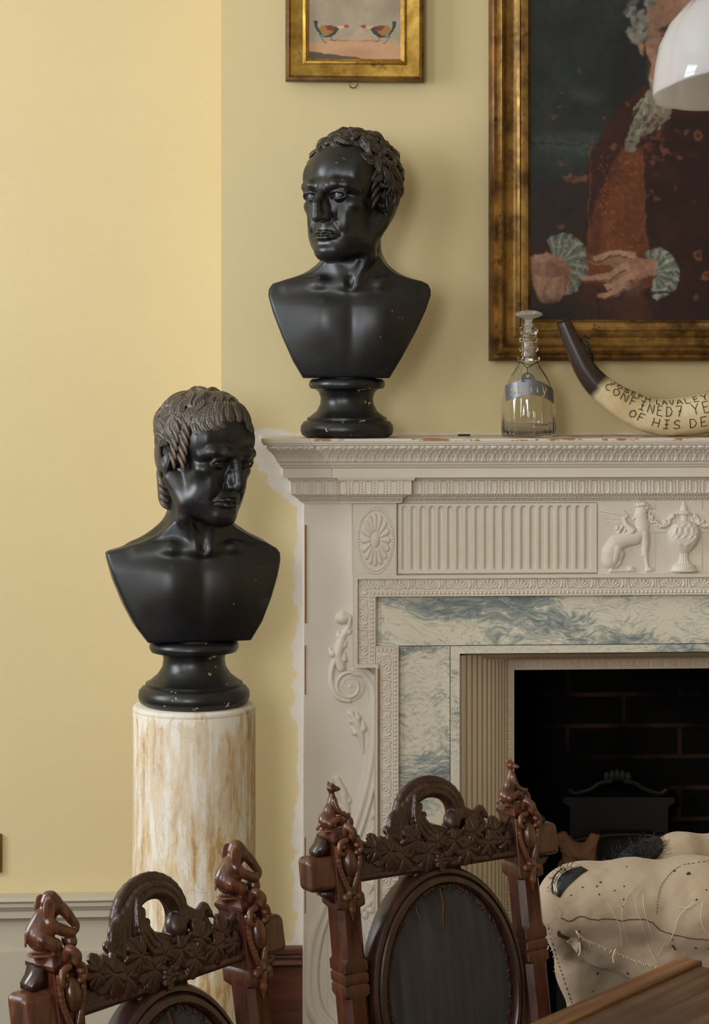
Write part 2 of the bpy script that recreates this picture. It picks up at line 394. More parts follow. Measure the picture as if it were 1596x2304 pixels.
m = Mt('brass', (150, 112, 50), .35, .5, Metallic=.9); m.color(m.mix(m.noise(40, 3), (150, 112, 50), (96, 70, 34))); defm('brass', m)
# glass
m = Mt('clear_glass', (250, 250, 246), .02, .5, IOR=1.46); m.b.inputs['Transmission Weight'].default_value = 1; m.bump(m.noise(14, 2), .04, .002); defm('glass', m)
m = Mt('cut_glass', (240, 238, 232), .12, .5, IOR=1.46); m.b.inputs['Transmission Weight'].default_value = .8; m.bump(m.noise(60, 2), .05, .001); defm('cutglass', m)
m = Mt('opal_glass', (206, 204, 206), .07, .6); m.b.inputs['Subsurface Weight'].default_value = .6; m.b.inputs['Subsurface Radius'].default_value = (.04,.04,.04); m.color(m.mix(m.noise(4, 2), (208, 206, 208), (200, 198, 200)))
tr = m.n('BsdfTranslucent', i_Color=lin((240, 234, 228))); mxs = m.n('MixShader', i_0=.45); m.nt.links.new(m.b.outputs[0], mxs.inputs[1]); m.nt.links.new(tr.outputs[0], mxs.inputs[2]); m.nt.links.new(mxs.outputs[0], m.nt.nodes['Material Output'].inputs[0])
defm('opal', m)
m = Mt('pewter', (112, 114, 122), .42, .5, Metallic=.6); m.color(m.mix(m.noise(18, 4), (104, 106, 116), (126, 126, 130))); defm('pewter', m)
m = Mt('cutout_light', (196, 176, 122), .6); m.color(m.mix(m.noise(60, 2), (196, 176, 122), (170, 150, 104))); defm('cutout', m)
# horn: black tip to ivory body along the attribute 'along'
m = Mt('horn', (214, 190, 146), .32, .5)
al = m.n('Attribute', attribute_name='along').outputs['Fac']
body = m.mix(m.ramp(m.noise(9, 6, .65), [(.35, 0.), (.68, 1.)]), (222, 204, 164), (170, 138, 92))
f = m.math('ADD', al, m.math('MULTIPLY', m.noise(20, 4), .06))
m.color(m.mix(m.ramp(f, [(.325, 0.), (.36, 1.)]), m.mix(m.noise(14, 4), (34, 26, 26), (66, 48, 42)), body)); m.bump(m.noise(22, 4, map=(1, 1, 1)), .15, .002); defm('horn', m)
defm('ink', Mt('engraving_ink', (52, 36, 26), .7, .2))
# carved walnut
def wood(nm, dark, light, rough=.3, s=(3, 3, .35), sc=24):
    m = Mt(nm, dark, rough, .5, Coat_Weight=.25, Coat_Roughness=.2)
    n1 = m.noise(sc, 6, .6, dist=.8, map=s); c = m.mix(m.ramp(n1, [(.35, 0.), (.68, 1.)]), dark, light)
    m.color(c); m.rough(m.ramp(m.noise(18, 3), [(.3, rough-.06), (.7, rough+.16)])); m.bump(n1, .12, .001); return m
defm('walnut', wood('carved_walnut', (32, 15, 11), (60, 30, 21), .30))
defm('walnut_red', wood('walnut_post', (44, 19, 13), (88, 42, 26), .30))
m = wood('worn_walnut', (52, 25, 17), (104, 58, 36), .28)
g = m.n('NewGeometry').outputs['Pointiness']; cur = m.b.inputs['Base Color'].links[0].from_socket
m.color(m.mix(m.math('MULTIPLY', m.ramp(g, [(.51, 0.), (.60, 1.)]), .7), cur, (150, 94, 56))); defm('walnut_worn', m)
m = wood('leaf_walnut', (34, 17, 13), (64, 33, 23), .33); g = m.n('NewGeometry').outputs['Pointiness']; cur = m.b.inputs['Base Color'].links[0].from_socket
m.color(m.mix(m.math('MULTIPLY', m.ramp(g, [(.52, 0.), (.60, 1.)]), .5), cur, (100, 56, 37))); defm('walnut_leaf', m)
m = Mt('mahogany_skirting', (72, 34, 22), .35, .5); m.color(m.mix(m.ramp(m.noise(7, 6, .6, map=(.6, 1, 5)), [(.3, 0.), (.7, 1.)]), (58, 28, 20), (98, 52, 36))); m.bump(m.noise(30, 3), .1); defm('skirting', m)
m = Mt('horsehair_cloth', (56, 54, 52), .75, .2, Sheen_Weight=.2)
wv1 = m.n('TexWave', i_Vector=m.co(), i_Scale=260.0, i_Distortion=1.0, bands_direction='X').outputs[1]; wv2 = m.n('TexWave', i_Vector=m.co(), i_Scale=210.0, i_Distortion=1.0, bands_direction='Z').outputs[1]
st = m.noise(30, 4, map=(2.5, 1, .12)); c = m.mix(m.ramp(st, [(.35, 0.), (.65, 1.)]), (50, 45, 41), (66, 60, 55)); c = m.mix(.35, c, m.mix(.5, wv1, wv2), 'MULTIPLY')
m.color(c); m.bump(m.mix(.5, wv1, wv2), .3, .0008); defm('cloth_dark', m)
m = Mt('frayed_braid', (92, 50, 28), .9, .1); m.color(m.mix(m.noise(90, 3), (58, 38, 29), (112, 78, 54))); defm('braid', m)
# calico
m = Mt('calico', (222, 206, 180), .85, .15, Sheen_Weight=.15)
c = m.mix(m.ramp(m.noise(6, 5), [(.35, 0.), (.7, 1.)]), (192, 172, 148), (170, 146, 120))
v = m.n('TexVoronoi', i_Vector=m.co((1, 1, 1.3), loc=(.3, .2, 0)), i_Scale=34.0); hole = m.math('MULTIPLY', m.ramp(v.outputs['Distance'], [(.05, 1.), (.07, 0.)]), m.ramp(v.outputs['Color'], [(.56, 0.), (.58, 1.)]))
c = m.mix(hole, c, (74, 48, 34))
wv1 = m.n('TexWave', i_Vector=m.co(), i_Scale=170.0, i_Distortion=1.5, bands_direction='Z').outputs[1]
c = m.mix(.10, c, wv1, 'MULTIPLY'); m.color(c)
m.bump(m.math('ADD', m.math('MULTIPLY', wv1, .16), m.noise(14, 4)), .3, .002); defm('calico', m)
defm('thread', Mt('loose_thread', (224, 208, 184), .9, .1)); defm('stitch', Mt('dark_stitch', (120, 86, 60), .9, .1))
defm('hair', Mt('black_horsehair', (24, 24, 30), .45, .5)); defm('tear', Mt('tear_depth', (84, 60, 46), .95, .1))
m = Mt('table_planks', (122, 86, 56), .5, .4); n1 = m.noise(16, 7, .62, dist=.5, vec=m.co((.10, 1.6, 1)))
m.color(m.mix(m.ramp(m.noise(7, 4), [(.38, 0.), (.66, .7)]), m.ramp(n1, [(.33, (54, 36, 25)), (.5, (98, 70, 48)), (.68, (134, 100, 74))]), (72, 52, 38))); m.bump(n1, .3, .002); defm('table', m)
m = Mt('table_edge_board', (140, 96, 60), .5, .4); n1 = m.noise(22, 7, .62, dist=.3, vec=m.co((.07, 1.5, 1)))
m.color(m.ramp(n1, [(.33, (70, 44, 27)), (.5, (128, 88, 56)), (.68, (164, 122, 84))])); m.bump(n1, .3, .002); defm('table_edge', m)
m = Mt('crumpled_paper', (120, 82, 58), .8, .2); m.bump(m.noise(20, 4), .5, .01); defm('paper', m)
defm('rubber', Mt('black_plastic', (24, 24, 26), .4)); defm('seatcloth', Mt('seat_cloth', (50, 46, 44), .8))
# ================================================================== THE ROOM
MC = 1539.0                              # centre line of the fireplace, in frame columns
XB = float(MX(498, 0.0))                 # left arris of the chimney breast
XM = float(MX(MC, -.1))
FBX0 = float(MX(1157, .06)); FBX1 = 2*XM-FBX0; FBZ = float(MZ(1508, .06))
def slab(name, x0, x1, y0, y1, z0, z1, mat, **k): return MB().box(x0, x1, y0, y1, z0, z1).build(name, M[mat], kind='structure', **k)
slab('floor', RX0, RX1, RY0, RY1+.3, -.1, 0, 'floor'); slab('ceiling', RX0, RX1, RY0, RY1+.3, RZ1, RZ1+.1, 'ceiling')
slab('wall_back', RX0, XB+.05, RY1, RY1+.12, 0, RZ1, 'yellow')
slab('wall_right', RX1, RX1+.12, RY0, RY1+.3, 0, RZ1, 'yellow')
# window walls
def winwall(name, side, wins):
    mb = MB(); a0, a1 = (RY0, RY1+.12) if side == 'L' else (RX0, RX1); cur = a0
    z0, z1 = 1.5, 3.20
    def add(p, q, lo, hi):
        if q-p < 1e-4: return
        if side == 'L': mb.box(RX0-.12, RX0, p, q, lo, hi)
        else: mb.box(p, q, RY0-.12, RY0, lo, hi)
    for c, wd in sorted(wins):
        add(cur, c-wd/2, 0, RZ1); add(c-wd/2, c+wd/2, 0, z0); add(c-wd/2, c+wd/2, z1, RZ1); cur = c+wd/2
    add(cur, a1, 0, RZ1); mb.build(name, M['yellow'], kind='structure')
    for c, wd in wins:
        global WN; WN += 1; fb = MB(); t = .03
        def bar(p, q, lo, hi):
            if side == 'L': fb.box(RX0-.08, RX0-.03, p, q, lo, hi)
            else: fb.box(p, q, RY0-.08, RY0-.03, lo, hi)
        bar(c-wd/2, c+wd/2, z0, z0+.06); bar(c-wd/2, c+wd/2, z1-.05, z1); bar(c-wd/2, c-wd/2+.05, z0+.06, z1-.05); bar(c+wd/2-.05, c+wd/2, z0+.06, z1-.05)
        bar(c-wd/2+.05, c+wd/2-.05, 2.35, 2.40)
        for k in (1, 2):
            p = c-wd/2+wd*k/3; bar(p-.01, p+.01, z0+.06, 2.35); bar(p-.01, p+.01, 2.40, z1-.05)
        fb.build('window_%d' % WN, M['panel'], kind='structure')
WN = 0
winwall('wall_left', 'L', [(-1.15, 1.15), (-3.9, 1.25)]); winwall('wall_front', 'B', [(-1.25, 1.1)])
# chimney breast front: a fine sheet (carries the filler patches) over the solid breast, open at the hearth
us = np.concatenate([np.arange(498, 740, 2.0), np.arange(740, 1026, 12.0), [1030.0], np.arange(1040, 1500, 24.0), [1512.0]])
vs = np.concatenate([[-800, -400], np.arange(0, 900, 60.0), np.arange(900, 2300, 3.0), [2400, 2900]])
U, V = np.meshgrid(us, vs)
ov = np.array([900, 975, 985, 1060, 1075, 1135, 1140, 2900.]); ou = np.array([592, 592, 598, 637, 650, 680, 686, 686.])
edge = np.interp(V, ov, ou); n = vnoise(U*.05, V*.035, 3, 5, .65); n2 = vnoise(V*.012, V*0+2, 9, 4)
wid = 26*sst(960, 1000, V)*(1-sst(1080, 1150, V))+19+30*(n2-.5)*sst(1100, 1200, V)+8*sst(1350, 1450, V)*(1-sst(1560, 1640, V))
mask = 1-sst(-3, 5, (edge-wid)-U+6*(n-.5)*2); mask = 1-sst(0, 6, edge-wid-U+(n-.5)*34)
mask *= sst(968, 985, V+(n-.5)*16)
mask = np.maximum(mask, (1-sst(.75, 1.05, np.hypot((U-605)/60, (V-980)/19)+(n-.5)*.5)))
mask = np.maximum(mask, (U < 690)*sst(2110, 2116, V+(n-.5)*4))
P = np.stack([MX(U, 0.0), np.full(U.shape, 0.0), MZ(V, 0.0)], -1); P[..., 0][:, 0] = XB; P[..., 0][:, -1] = XM
Q = gridquads(*U.shape); cu = U.ravel()[Q].mean(1); cv = V.ravel()[Q].mean(1); Q = Q[~((cu > 1030) & (cv > 1462))]
P[..., 2] = np.clip(P[..., 2], 0, RZ1)
me = rawmesh('chimney_breast', P.reshape(-1, 3), Q[:, ::-1])
a = me.attributes.new('patch', 'FLOAT', 'POINT'); a.data.foreach_set('value', mask.ravel().astype(np.float32)[:len(me.vertices)])
link('wall_chimney_breast', me, M['yellow_patched'], kind='structure')
HX0 = float(MX(1030, 0)); HX1 = 2*XM-HX0; HZ = float(MZ(1463, 0))
mb = MB(); mb.box(XB, HX0, .003, RY1+.3, 0, RZ1); mb.box(HX0, HX1, .003, RY1+.3, HZ, RZ1); mb.box(HX1, RX1, .003, RY1+.3, 0, RZ1)
mb.box(XM, HX1, -.0, .003, HZ, RZ1); mb.box(HX1, RX1, 0, .003, 0, RZ1)
mb.build('wall_breast_core', M['yellow'], kind='structure')
# fire opening
mb = MB(); yb = .48
mb.box(HX0, HX1, yb, yb+.05, 0, HZ); mb.box(HX0, FBX0-.004, .096, yb, 0, HZ); mb.box(FBX1+.004, HX1, .096, yb, 0, HZ); mb.box(FBX0-.004, FBX1+.004, .096, yb, FBZ+.012, HZ)
mb.build('wall_firebox', M['soot'], kind='structure')
# dado and panelling on the recess wall
yd = RY1
def dm(v): return float(MZ(v, yd))+.003
prof = [(0, 1996), (.030, 1998), (.032, 2006), (.026, 2012), (.026, 2020), (.012, 2024), (.010, 2030), (.018, 2032), (.018, 2046), (.006, 2053), (.004, 2056), (0, 2058)]
mb = MB(); n = len(prof)
Vv = [(x, yd-.012-p, dm(v)) for x in (RX0, XB-.001) for p, v in prof]
mb.add(Vv, [(i, i+1, n+i+1, n+i) for i in range(n-1)]); mb.build('trim_1', M['panel'], kind='structure')
mb = MB(); mb.box(RX0, XB-.001, yd-.012, yd, 0, dm(1998))
mb.box(RX0, XB-.001, yd-.024, yd-.012, .12, dm(2124)); mb.box(RX0, XB-.001, yd-.028, yd-.012, 0, .12)
mb.build('trim_2', M['panel'], kind='structure')
# tall mahogany skirting on the breast
prof = [(0, 2121), (.016, 2122), (.020, 2126), (.020, 2134), (.008, 2141), (.010, 2146), (.018, 2150), (.022, 2158), (.016, 2163), (.012, 2168), (.012, 2184), (.016, 2186), (.016, 2900)]
mb = MB(); n = len(prof); x1 = float(MX(681, -.016))
Vv = [(x, -p, max(0, float(MZ(v, 0)))) for x in (XB-.0, x1) for p, v in prof]
mb.add(Vv, [(i, i+1, n+i+1, n+i) for i in range(n-1)]); mb.box(XB-.016, XB, -.016, .27, 0, float(MZ(2122, 0)))
mb.build('baseboard_breast', M['skirting'], kind='structure')
# ================================================================== MANTELPIECE
YL, YM, YBK = -.105, -.145, -.16           # side panel face, main face, projecting blocks
PX = 1/1112.0                              # one frame column at the mantel, in metres
mant = empty('mantelpiece', (float(MX(MC, 0)), -.08, 0), label='cream painted carved timber mantelpiece with griffin frieze around the fireplace', cat='mantelpiece')
def off(o):                                 # parts are written in world space; parent keeps them there
    o.matrix_parent_inverse = Matrix.Translation(-Vector(o.parent.location)) if not o.parent.rotation_euler.z else (Matrix.Translation(o.parent.location) @ Matrix.Rotation(o.parent.rotation_euler.z, 4, 'Z')).inverted(); return o
def mbox(mb, u0, u1, v0, v1, Y, Yb=0.0, mirror=True, b=0):
    z1, z0 = float(MZ(v0, Y)), max(0, float(MZ(v1, Y))); x0, x1 = float(MX(u0, Y)), float(MX(u1, Y)); xc = float(MX(MC, Y))
    if mirror and x1 > xc-1e-6: x1 = 2*xc-x0; mirror = False
    mb.box(x0, x1, Y, Yb, z0, z1, b)
    if mirror:
        if not hasattr(mb, 'R'): mb.R = MB()
        mb.R.box(2*xc-x1, 2*xc-x0, Y, Yb, z0, z1, b)
def pb(mb, name, mat, parent, **k):
    o = off(mb.build(name, M[mat], parent, **k))
    if hasattr(mb, 'R'): off(mb.R.build(name, M[mat], parent, **k))
    return o
def moulding(u0, prof, Yb, name, mat, parent, u1=None, right=True, **k):
    """prof: (projection px, v); mitred return on the left, symmetric about the centre line"""
    mb = MB(); V = []; xc = float(MX(MC, Yb)); x0 = float(MX(u0, Yb)); xr = 2*xc-x0 if u1 is None else float(MX(u1, Yb))
    for p, v in prof:
        q = p*PX; z = float(MZ(v, Yb)); s_ = q if right else 0
        V += [(x0-q, .0, z), (x0-q, Yb-q, z), (xr+s_, Yb-q, z), (xr+s_, .0, z)]
    m = len(prof); Fs = [(i*4+j, i*4+j+1, i*4+5+j, i*4+4+j) for i in range(m-1) for j in range(3)]
    Fs += [(0, 1, 2, 3), tuple(range((m-1)*4, m*4))]
    mb.add(V, Fs); return off(mb.build(name, M[mat], parent, **k))
def relief(name, u0, u1, v0, v1, Y, step, hf, mat, parent, base=None, mirror=False, taper=None, wrapmirror=False, vstep=None, **k):
    us = np.arange(u0, u1+step*.5, step); vs_ = np.arange(v0, v1+.01, vstep or step); U, V = np.meshgrid(us, vs_)
    b = base(V) if base is not None else 0*V
    if taper is not None: U = u0-b*taper+(U-u0)*((u1-u0+b*taper)/(u1-u0))
    H = hf(U, V)+b
    X = MX(U, Y); Z = MZ(V, Y); Pp = np.stack([X, Y-.0006-H*PX, Z], -1); Qq = gridquads(*U.shape)[:, ::-1]
    o = off(link(name, rawmesh(name, Pp.reshape(-1, 3), Qq), M[mat], parent, **k)); out = [o]
    if mirror:
        P2 = Pp.copy(); P2[..., 0] = 2*float(MX(MC, Y))-P2[..., 0]
        out.append(off(link(name, rawmesh(name, P2.reshape(-1, 3), Qq[:, ::-1]), M[mat], parent)))
    return out
def stroke(U, V, pts, r, flat=1.0):
    """half-round rib along a polyline; returns height"""
    pts = np.array(pts, float); rr = np.array(r if hasattr(r, '__len__') else [r]*len(pts), float); H = np.zeros(U.shape)
    m = rr.max()+1; bb = (U > pts[:, 0].min()-m) & (U < pts[:, 0].max()+m) & (V > pts[:, 1].min()-m) & (V < pts[:, 1].max()+m)
    u = U[bb]; v = V[bb]
    if u.size == 0: return H
    h = np.zeros(u.shape)
    for i in range(len(pts)-1):
        a, b = pts[i], pts[i+1]; ba = b-a; L = (ba**2).sum()+1e-9
        t = np.clip(((u-a[0])*ba[0]+(v-a[1])*ba[1])/L, 0, 1); d2 = (u-a[0]-t*ba[0])**2+(v-a[1]-t*ba[1])**2; q = rr[i]+(rr[i+1]-rr[i])*t
        h = np.maximum(h, np.sqrt(np.maximum(q*q-d2, 0)))
    H[bb] = h*flat; return H
def dome(U, V, c, r, flat=1., rot=0):
    u = U-c[0]; v = V-c[1]
    if rot: cr, sr = math.cos(rot), math.sin(rot); u, v = u*cr+v*sr, -u*sr+v*cr
    r = r if hasattr(r, '__len__') else (r, r)
    return min(r)*flat*np.sqrt(np.maximum(1-(u/r[0])**2-(v/r[1])**2, 0))
def smooth_path(pts, n=8):
    P_ = [np.array(p, float) for p in pts]; out = []
    for i in range(len(P_)-1):
        p0 = P_[max(i-1, 0)]; p1 = P_[i]; p2 = P_[i+1]; p3 = P_[min(i+2, len(P_)-1)]
        for k in range(n):
            t = k/n; out.append(.5*((2*p1)+(-p0+p2)*t+(2*p0-5*p1+4*p2-p3)*t*t+(-p0+3*p1-3*p2+p3)*t**3))
    out.append(P_[-1]); return np.array(out)
# bodies
mb = MB(); mbox(mb, 685, 799, 1128, 2900, YL); pb(mb, 'side_panel', 'mantel_paint', mant)
for u1_, v0_, v1_ in ((690, 1180, 1400), (688.5, 1450, 1560), (688, 1880, 2050)):
    mb = MB(); mbox(mb, 686, u1_, v0_, v1_, YL-.0015, YL+.001, False); pb(mb, 'chipped_edge', 'barewood', mant, label='bare brown wood where paint has chipped off the side panel edge')
mb = MB(); mbox(mb, 797, 1600, 1128, 1300, YM); pb(mb, 'frieze', 'mantel_paint', mant)
mb = MB(); mbox(mb, 795, 893, 1128, 1294, YBK); pb(mb, 'pilaster_block', 'mantel_paint', mant)
# upper cornice
CP = [(48, 1072), (48, 1051), (52, 1049), (54, 1045), (57, 1042), (58, 1038), (60, 1036), (63, 1028), (70, 1018), (77, 1012), (80, 1010), (83, 1009), (83, 1007), (85, 1006), (85, 998), (92, 998), (93, 994), (96, 993), (97, 985.5)]
top = [(96, 984.5)]
moulding(685, CP, YL, 'cornice', 'mantel_paint', mant)
o = moulding(795, CP+top, YM-.01, 'cornice', 'mantel_paint', mant)
moulding(685, [(97, 986.4), (97, 983.6), (95.5, 983)], YL, 'shelf_edge', 'mantel_edge', mant)
moulding(795, [(97.5, 989), (97.5, 985), (96, 984)], YM-.01, 'shelf_edge', 'mantel_chipped', mant, label='shelf lip with cream paint flaked off to brown wood')
ZS = float(MZ(984, YM-.01))               # height of the shelf
# bead and reel, water leaf on the cornice
def bead_reel(U, V):
    ph = (U % 28.6)-14.3; h = 4.4*np.sqrt(np.maximum(1-(ph/9.5)**2-((V-1002.5)/4.6)**2, 0))
    for c in (-12.6, 12.6): h = np.maximum(h, 4.2*np.sqrt(np.maximum(1-((ph-c)/2.0)**2-((V-1002.5)/4.8)**2, 0)))
    return h*1.1-.4*np.abs(np.sin(V*1.1))*(h > 1)
def cprof(V): return np.interp(V, [997, 1006, 1009, 1010, 1012, 1018, 1028, 1036, 1038], [85, 85, 83, 80, 77, 70, 63, 60, 58])
def water_leaf(U, V):
    t = (V-1011)/26.0; ph = np.abs(((U % 20.4)-10.2)); arch = 9.2*np.sqrt(np.clip(1-(1-np.clip(t*1.6, 0, 1))**2, 0, 1))*(1-.35*np.clip((t-.6)/.4, 0, 1))
    d = np.abs(ph-arch); h = 2.6*np.sqrt(np.maximum(1-(d/2.4)**2, 0)); h = np.maximum(h, 1.4*np.exp(-(ph/2.0)**2)*sst(.15, .4, t))
    h = np.maximum(h, 1.7*np.sqrt(np.maximum(1-((ph-10.2)/2.0)**2, 0))*sst(0, .5, t))
    return h*sst(0, .08, t)*(1-sst(.93, 1., t))
for (u0, u1, Y) in ((685, 778, YL), (795, 1740, YM-.01)):
    relief('bead_and_reel', u0-80, u1-(0 if u1 > 900 else 75), 997.5, 1008, Y, 1.1, bead_reel, 'mantel_paint', mant, base=lambda V: np.full(V.shape, 85.))
    relief('leaf_moulding', u0-3, u1-(0 if u1 > 900 else 45), 1010.5, 1037.5, Y, 1.2, water_leaf, 'mantel_paint', mant, base=cprof, taper=1.0)
# bed mouldings with slots and strings of beads
BP = [(6, 1131), (6, 1127), (9, 1125), (14, 1120), (20, 1114), (26, 1111.5), (30, 1110), (30, 1080), (35, 1079), (37, 1074), (37, 1072)]
def bprof(V): return np.interp(V, [1075, 1079, 1080, 1110, 1111.5, 1114, 1120, 1126, 1127, 1130], [36, 34, 29, 29, 26, 21, 14, 8, 6, 6])
def bed(U, V):
    ph = (U % 28.0)-14; q = np.maximum(np.abs(ph)-.0, 0)
    dy = np.maximum(np.abs(V-1095)-8.5, 0); d = np.hypot(ph, dy)                      # stadium of radius
    h = 3.0*np.sqrt(np.maximum(1-((d-6.9)/2.4)**2, 0)); h = np.where(d < 5.2, -3.0, h)
    pb = np.abs(ph)-14; vb = ((V-1080.5) % 6.4)-3.2; bead = 3.4*np.sqrt(np.maximum(1-(pb/2.9)**2-(vb/3.1)**2, 0)); h = np.maximum(h, np.where((V > 1080) & (V < 1110), bead, -9))
    h = np.where((V < 1078.5) | (V > 1109.5), 0, h)
    for v0, s_, r in ((1114.5, 0, 3.1), (1120.3, 3, 2.8)):
        pc = ((U+s_) % 6.4)-3.2; h = np.maximum(h, r*1.15*np.sqrt(np.maximum(1-(pc/r)**2-((V-v0)/r)**2, 0)))
    pc = np.abs((U % 12.8)-6.4); h = np.maximum(h, 1.4*np.sqrt(np.maximum(1-((np.hypot(pc, (V-1121.5)*1.0)-5.2)/1.3)**2, 0))*(V > 1122))
    return h
for (u0, ue, Y) in ((685, None, YL), (798, None, YM)):
    moulding(u0, BP, Y, 'bed_moulding', 'mantel_paint', mant)
moulding(795, BP, YBK-.004, 'bed_moulding', 'mantel_paint', mant, u1=893)
mb = MB()
relief('slot_ornament', 683, 762, 1078.5, 1130, YL, .95, bed, 'mantel_paint', mant, base=bprof, taper=1.0)
relief('slot_ornament', 795, 905, 1078.5, 1130, YBK-.004, .95, bed, 'mantel_paint', mant, base=bprof, taper=1.0)
relief('slot_ornament', 905, 1740, 1078.5, 1130, YM, .95, bed, 'mantel_paint', mant, base=bprof)
# oval patera
def patera(U, V):
    u = (U-845)/40.; v = (V-1214)/71.; rho = np.hypot(u, v); th = np.arctan2(v, u)
    h = np.where(rho < .93, 1.5-3.2*np.clip(rho-.55, 0, 1), 0)
    sl = rho*np.hypot(40*np.cos(th), 71*np.sin(th)); L = (th/(2*np.pi))*64
    pet = np.abs(np.cos(8*th+.25*np.sin(3*th))); h = h+np.where((rho < .84) & (rho > .2), 5.2*(pet**.6)*sst(.2, .35, rho)*(1-sst(.60+.2*pet, .72+.14*pet, rho)), 0)
    h = np.where(rho < .25, 6.0*np.sqrt(np.maximum(1-(rho/.25)**2, 0))+2.2+1.3*np.sin(U*1.9)*np.sin(V*1.9), h)
    bd = (L % 1)-.5; arc = 2*np.pi*np.hypot(40*np.sin(th), 71*np.cos(th))/64
    h = np.maximum(h, 3.4*np.sqrt(np.maximum(1-(bd*arc/2.9)**2-((rho-.965)*np.hypot(40*np.cos(th), 71*np.sin(th))/2.9)**2, 0)))
    h = np.maximum(h, 1.6*np.sqrt(np.maximum(1-((rho-1.05)*45/1.5)**2, 0)))
    return h*(rho < 1.12)
relief('oval_patera', 798, 891, 1136, 1291, YBK, .9, patera, 'mantel_paint', mant, mirror=True)
# flutes
def flutes(U, V):
    ph = ((U-900) % 20.6)-10.3; k = np.floor((U-900)/20.6)
    top_ = 1145-np.sqrt(np.maximum(36-(ph+.0)**2, 0)); ins = (np.abs(ph) < 6.2) & (V > top_) & (V < 1281) & (U < 1336) & (k >= 0)
    d = np.sqrt(np.maximum(1-(ph/6.6)**2, 0)); return np.where(ins, 1.5-7.5*d, 2.2)
mb = MB()
# deepen: the fluted panel is a sheet in front of the frieze by its own depth
relief('fluted_panel', 895, 1343, 1133, 1290, YM-.0055, .9, flutes, 'mantel_paint', mant, mirror=True)
# tablet with griffin, urn and garland
mb = MB(); mbox(mb, 1345, 1700, 1131, 1294, YM-.006); pb(mb, 'tablet', 'mantel_paint', mant)
Zc = lambda x, y: (1340+x/6.234, 1120+y/6.234)
def zs(pts): return [Zc(*p) for p in pts]
def griffin(U, V):
    H = np.zeros(U.shape)
    def S(pts, r, f=.8, sm=False):
        nonlocal H; r = [q/6.234 for q in (r if hasattr(r, '__len__') else [r]*len(pts))]; H = np.maximum(H, stroke(U, V, zs(pts), r, f))
    def D(c, r, f=.8, rot=0):
        nonlocal H; H = np.maximum(H, dome(U, V, Zc(*c), (r[0]/6.234, r[1]/6.234), f, rot))
    S([(200, 900), (215, 780), (290, 650), (430, 590), (560, 560), (640, 500), (665, 420), (640, 250), (655, 160)], [110, 125, 118, 112, 115, 112, 100, 88, 76], .6)
    S([(300, 720), (270, 850), (225, 1010)], [85, 75, 36], 1.0); S([(300, 720), (350, 800), (330, 930), (230, 1030)], [75, 62, 36, 25], .9)
    S([(215, 1035), (350, 1035), (480, 1030)], [30, 24, 26], 1.1); D((500, 1015), (58, 40), .9)
    for k in range(4): D((462+k*28, 1030+abs(k-1.5)*4), (16, 26), 2.0)
    S([(680, 520), (700, 640), (700, 780), (715, 900), (735, 990)], [75, 62, 42, 27, 28], 1.0); D((755, 1020), (58, 38), .9)
    for k in range(4): D((718+k*25, 1035), (14, 26), 2.0)
    S([(640, 650), (610, 700)], [22, 8]); S([(655, 820), (665, 860)], [16, 6])
    S([(150, 960), (130, 890), (150, 950), (200, 1000)], [22, 14, 20, 14], 1.0)
    S([(600, 110), (670, 100), (730, 120)], [38, 45, 32], 1.5); S([(720, 150), (765, 148), (790, 168), (775, 195)], [30, 20, 12, 5], 1.6); S([(715, 190), (760, 185)], [18, 8], 1.5)
    S([(560, 120), (545, 85)], [14, 5], 1.5); D((660, 150), (13, 10), 5)
    for a, b, r in (((600, 230), (525, 320), 20), ((600, 290), (575, 385), 22), ((625, 290), (620, 380), 20), ((655, 300), (665, 395), 22), ((690, 290), (705, 370), 20), ((705, 320), (750, 355), 15), ((640, 200), (630, 290), 26), ((690, 200), (690, 290), 24)): S([a, b], [r, r*.45], 1.9)
    # wing
    S([(510, 470), (430, 390), (395, 300), (450, 270), (400, 205), (250, 180), (110, 125)], [70, 45, 32, 22, 20, 16, 8], 1.2)
    for i, (a, b) in enumerate((((400, 230), (75, 145)), ((400, 250), (70, 190)), ((390, 280), (95, 245)), ((380, 300), (130, 290)), ((375, 325), (165, 335)), ((375, 350), (215, 365)), ((380, 375), (255, 392)))): S([a, ((a[0]+b[0])/2, (a[1]+b[1])/2+8), b], [24, 22, 9], 1.0+.12*(i % 2))
    for c in ((305, 440), (330, 490), (375, 525), (435, 545), (495, 540), (370, 420), (415, 460), (465, 490), (510, 510), (345, 455), (400, 495)): D(c, (30, 32), 1.5)
    for k in range(4): S([(430+k*45, 690-k*8), (425+k*45, 660-k*8)], [9, 4], 2)
    return H
def urn(U, V):
    vv = (V-1120)*6.234; ww = np.interp(vv, [62, 66, 110, 118, 190, 215, 245, 258, 330, 350, 385, 440, 500, 560, 610, 660, 720, 770, 795, 800, 815, 830, 900, 940, 965, 985, 1000, 1002, 1030, 1031, 1052, 1054], [0, 24, 27, 40, 52, 95, 95, 48, 55, 110, 180, 215, 224, 218, 202, 178, 135, 92, 68, 64, 64, 58, 66, 100, 150, 160, 160, 168, 168, 192, 192, 0])/6.234
    u = np.abs(U-MC-.8); h = .62*np.sqrt(np.maximum(ww**2-u**2, 0)); h = np.minimum(h, 17)
    th = np.arcsin(np.clip((U-MC)/np.maximum(ww, 1e-3), -1, 1))
    h = h+(h > .3)*(.9*np.sin(th*16)*((vv > 430) & (vv < 505))+.8*np.sin(th*14+vv*.05)*((vv > 530) & (vv < 575))+.7*np.sign(np.sin(th*12+vv*.04))*((vv > 365) & (vv < 410))+.8*np.sin(th*14)*((vv > 800) & (vv < 945))+1.2*np.sin(th*18)*((vv > 225) & (vv < 245))+.6*np.sin(th*10)*((vv > 640) & (vv < 700)))
    return np.maximum(h, 0)
rg = np.random.RandomState(5); GB = []
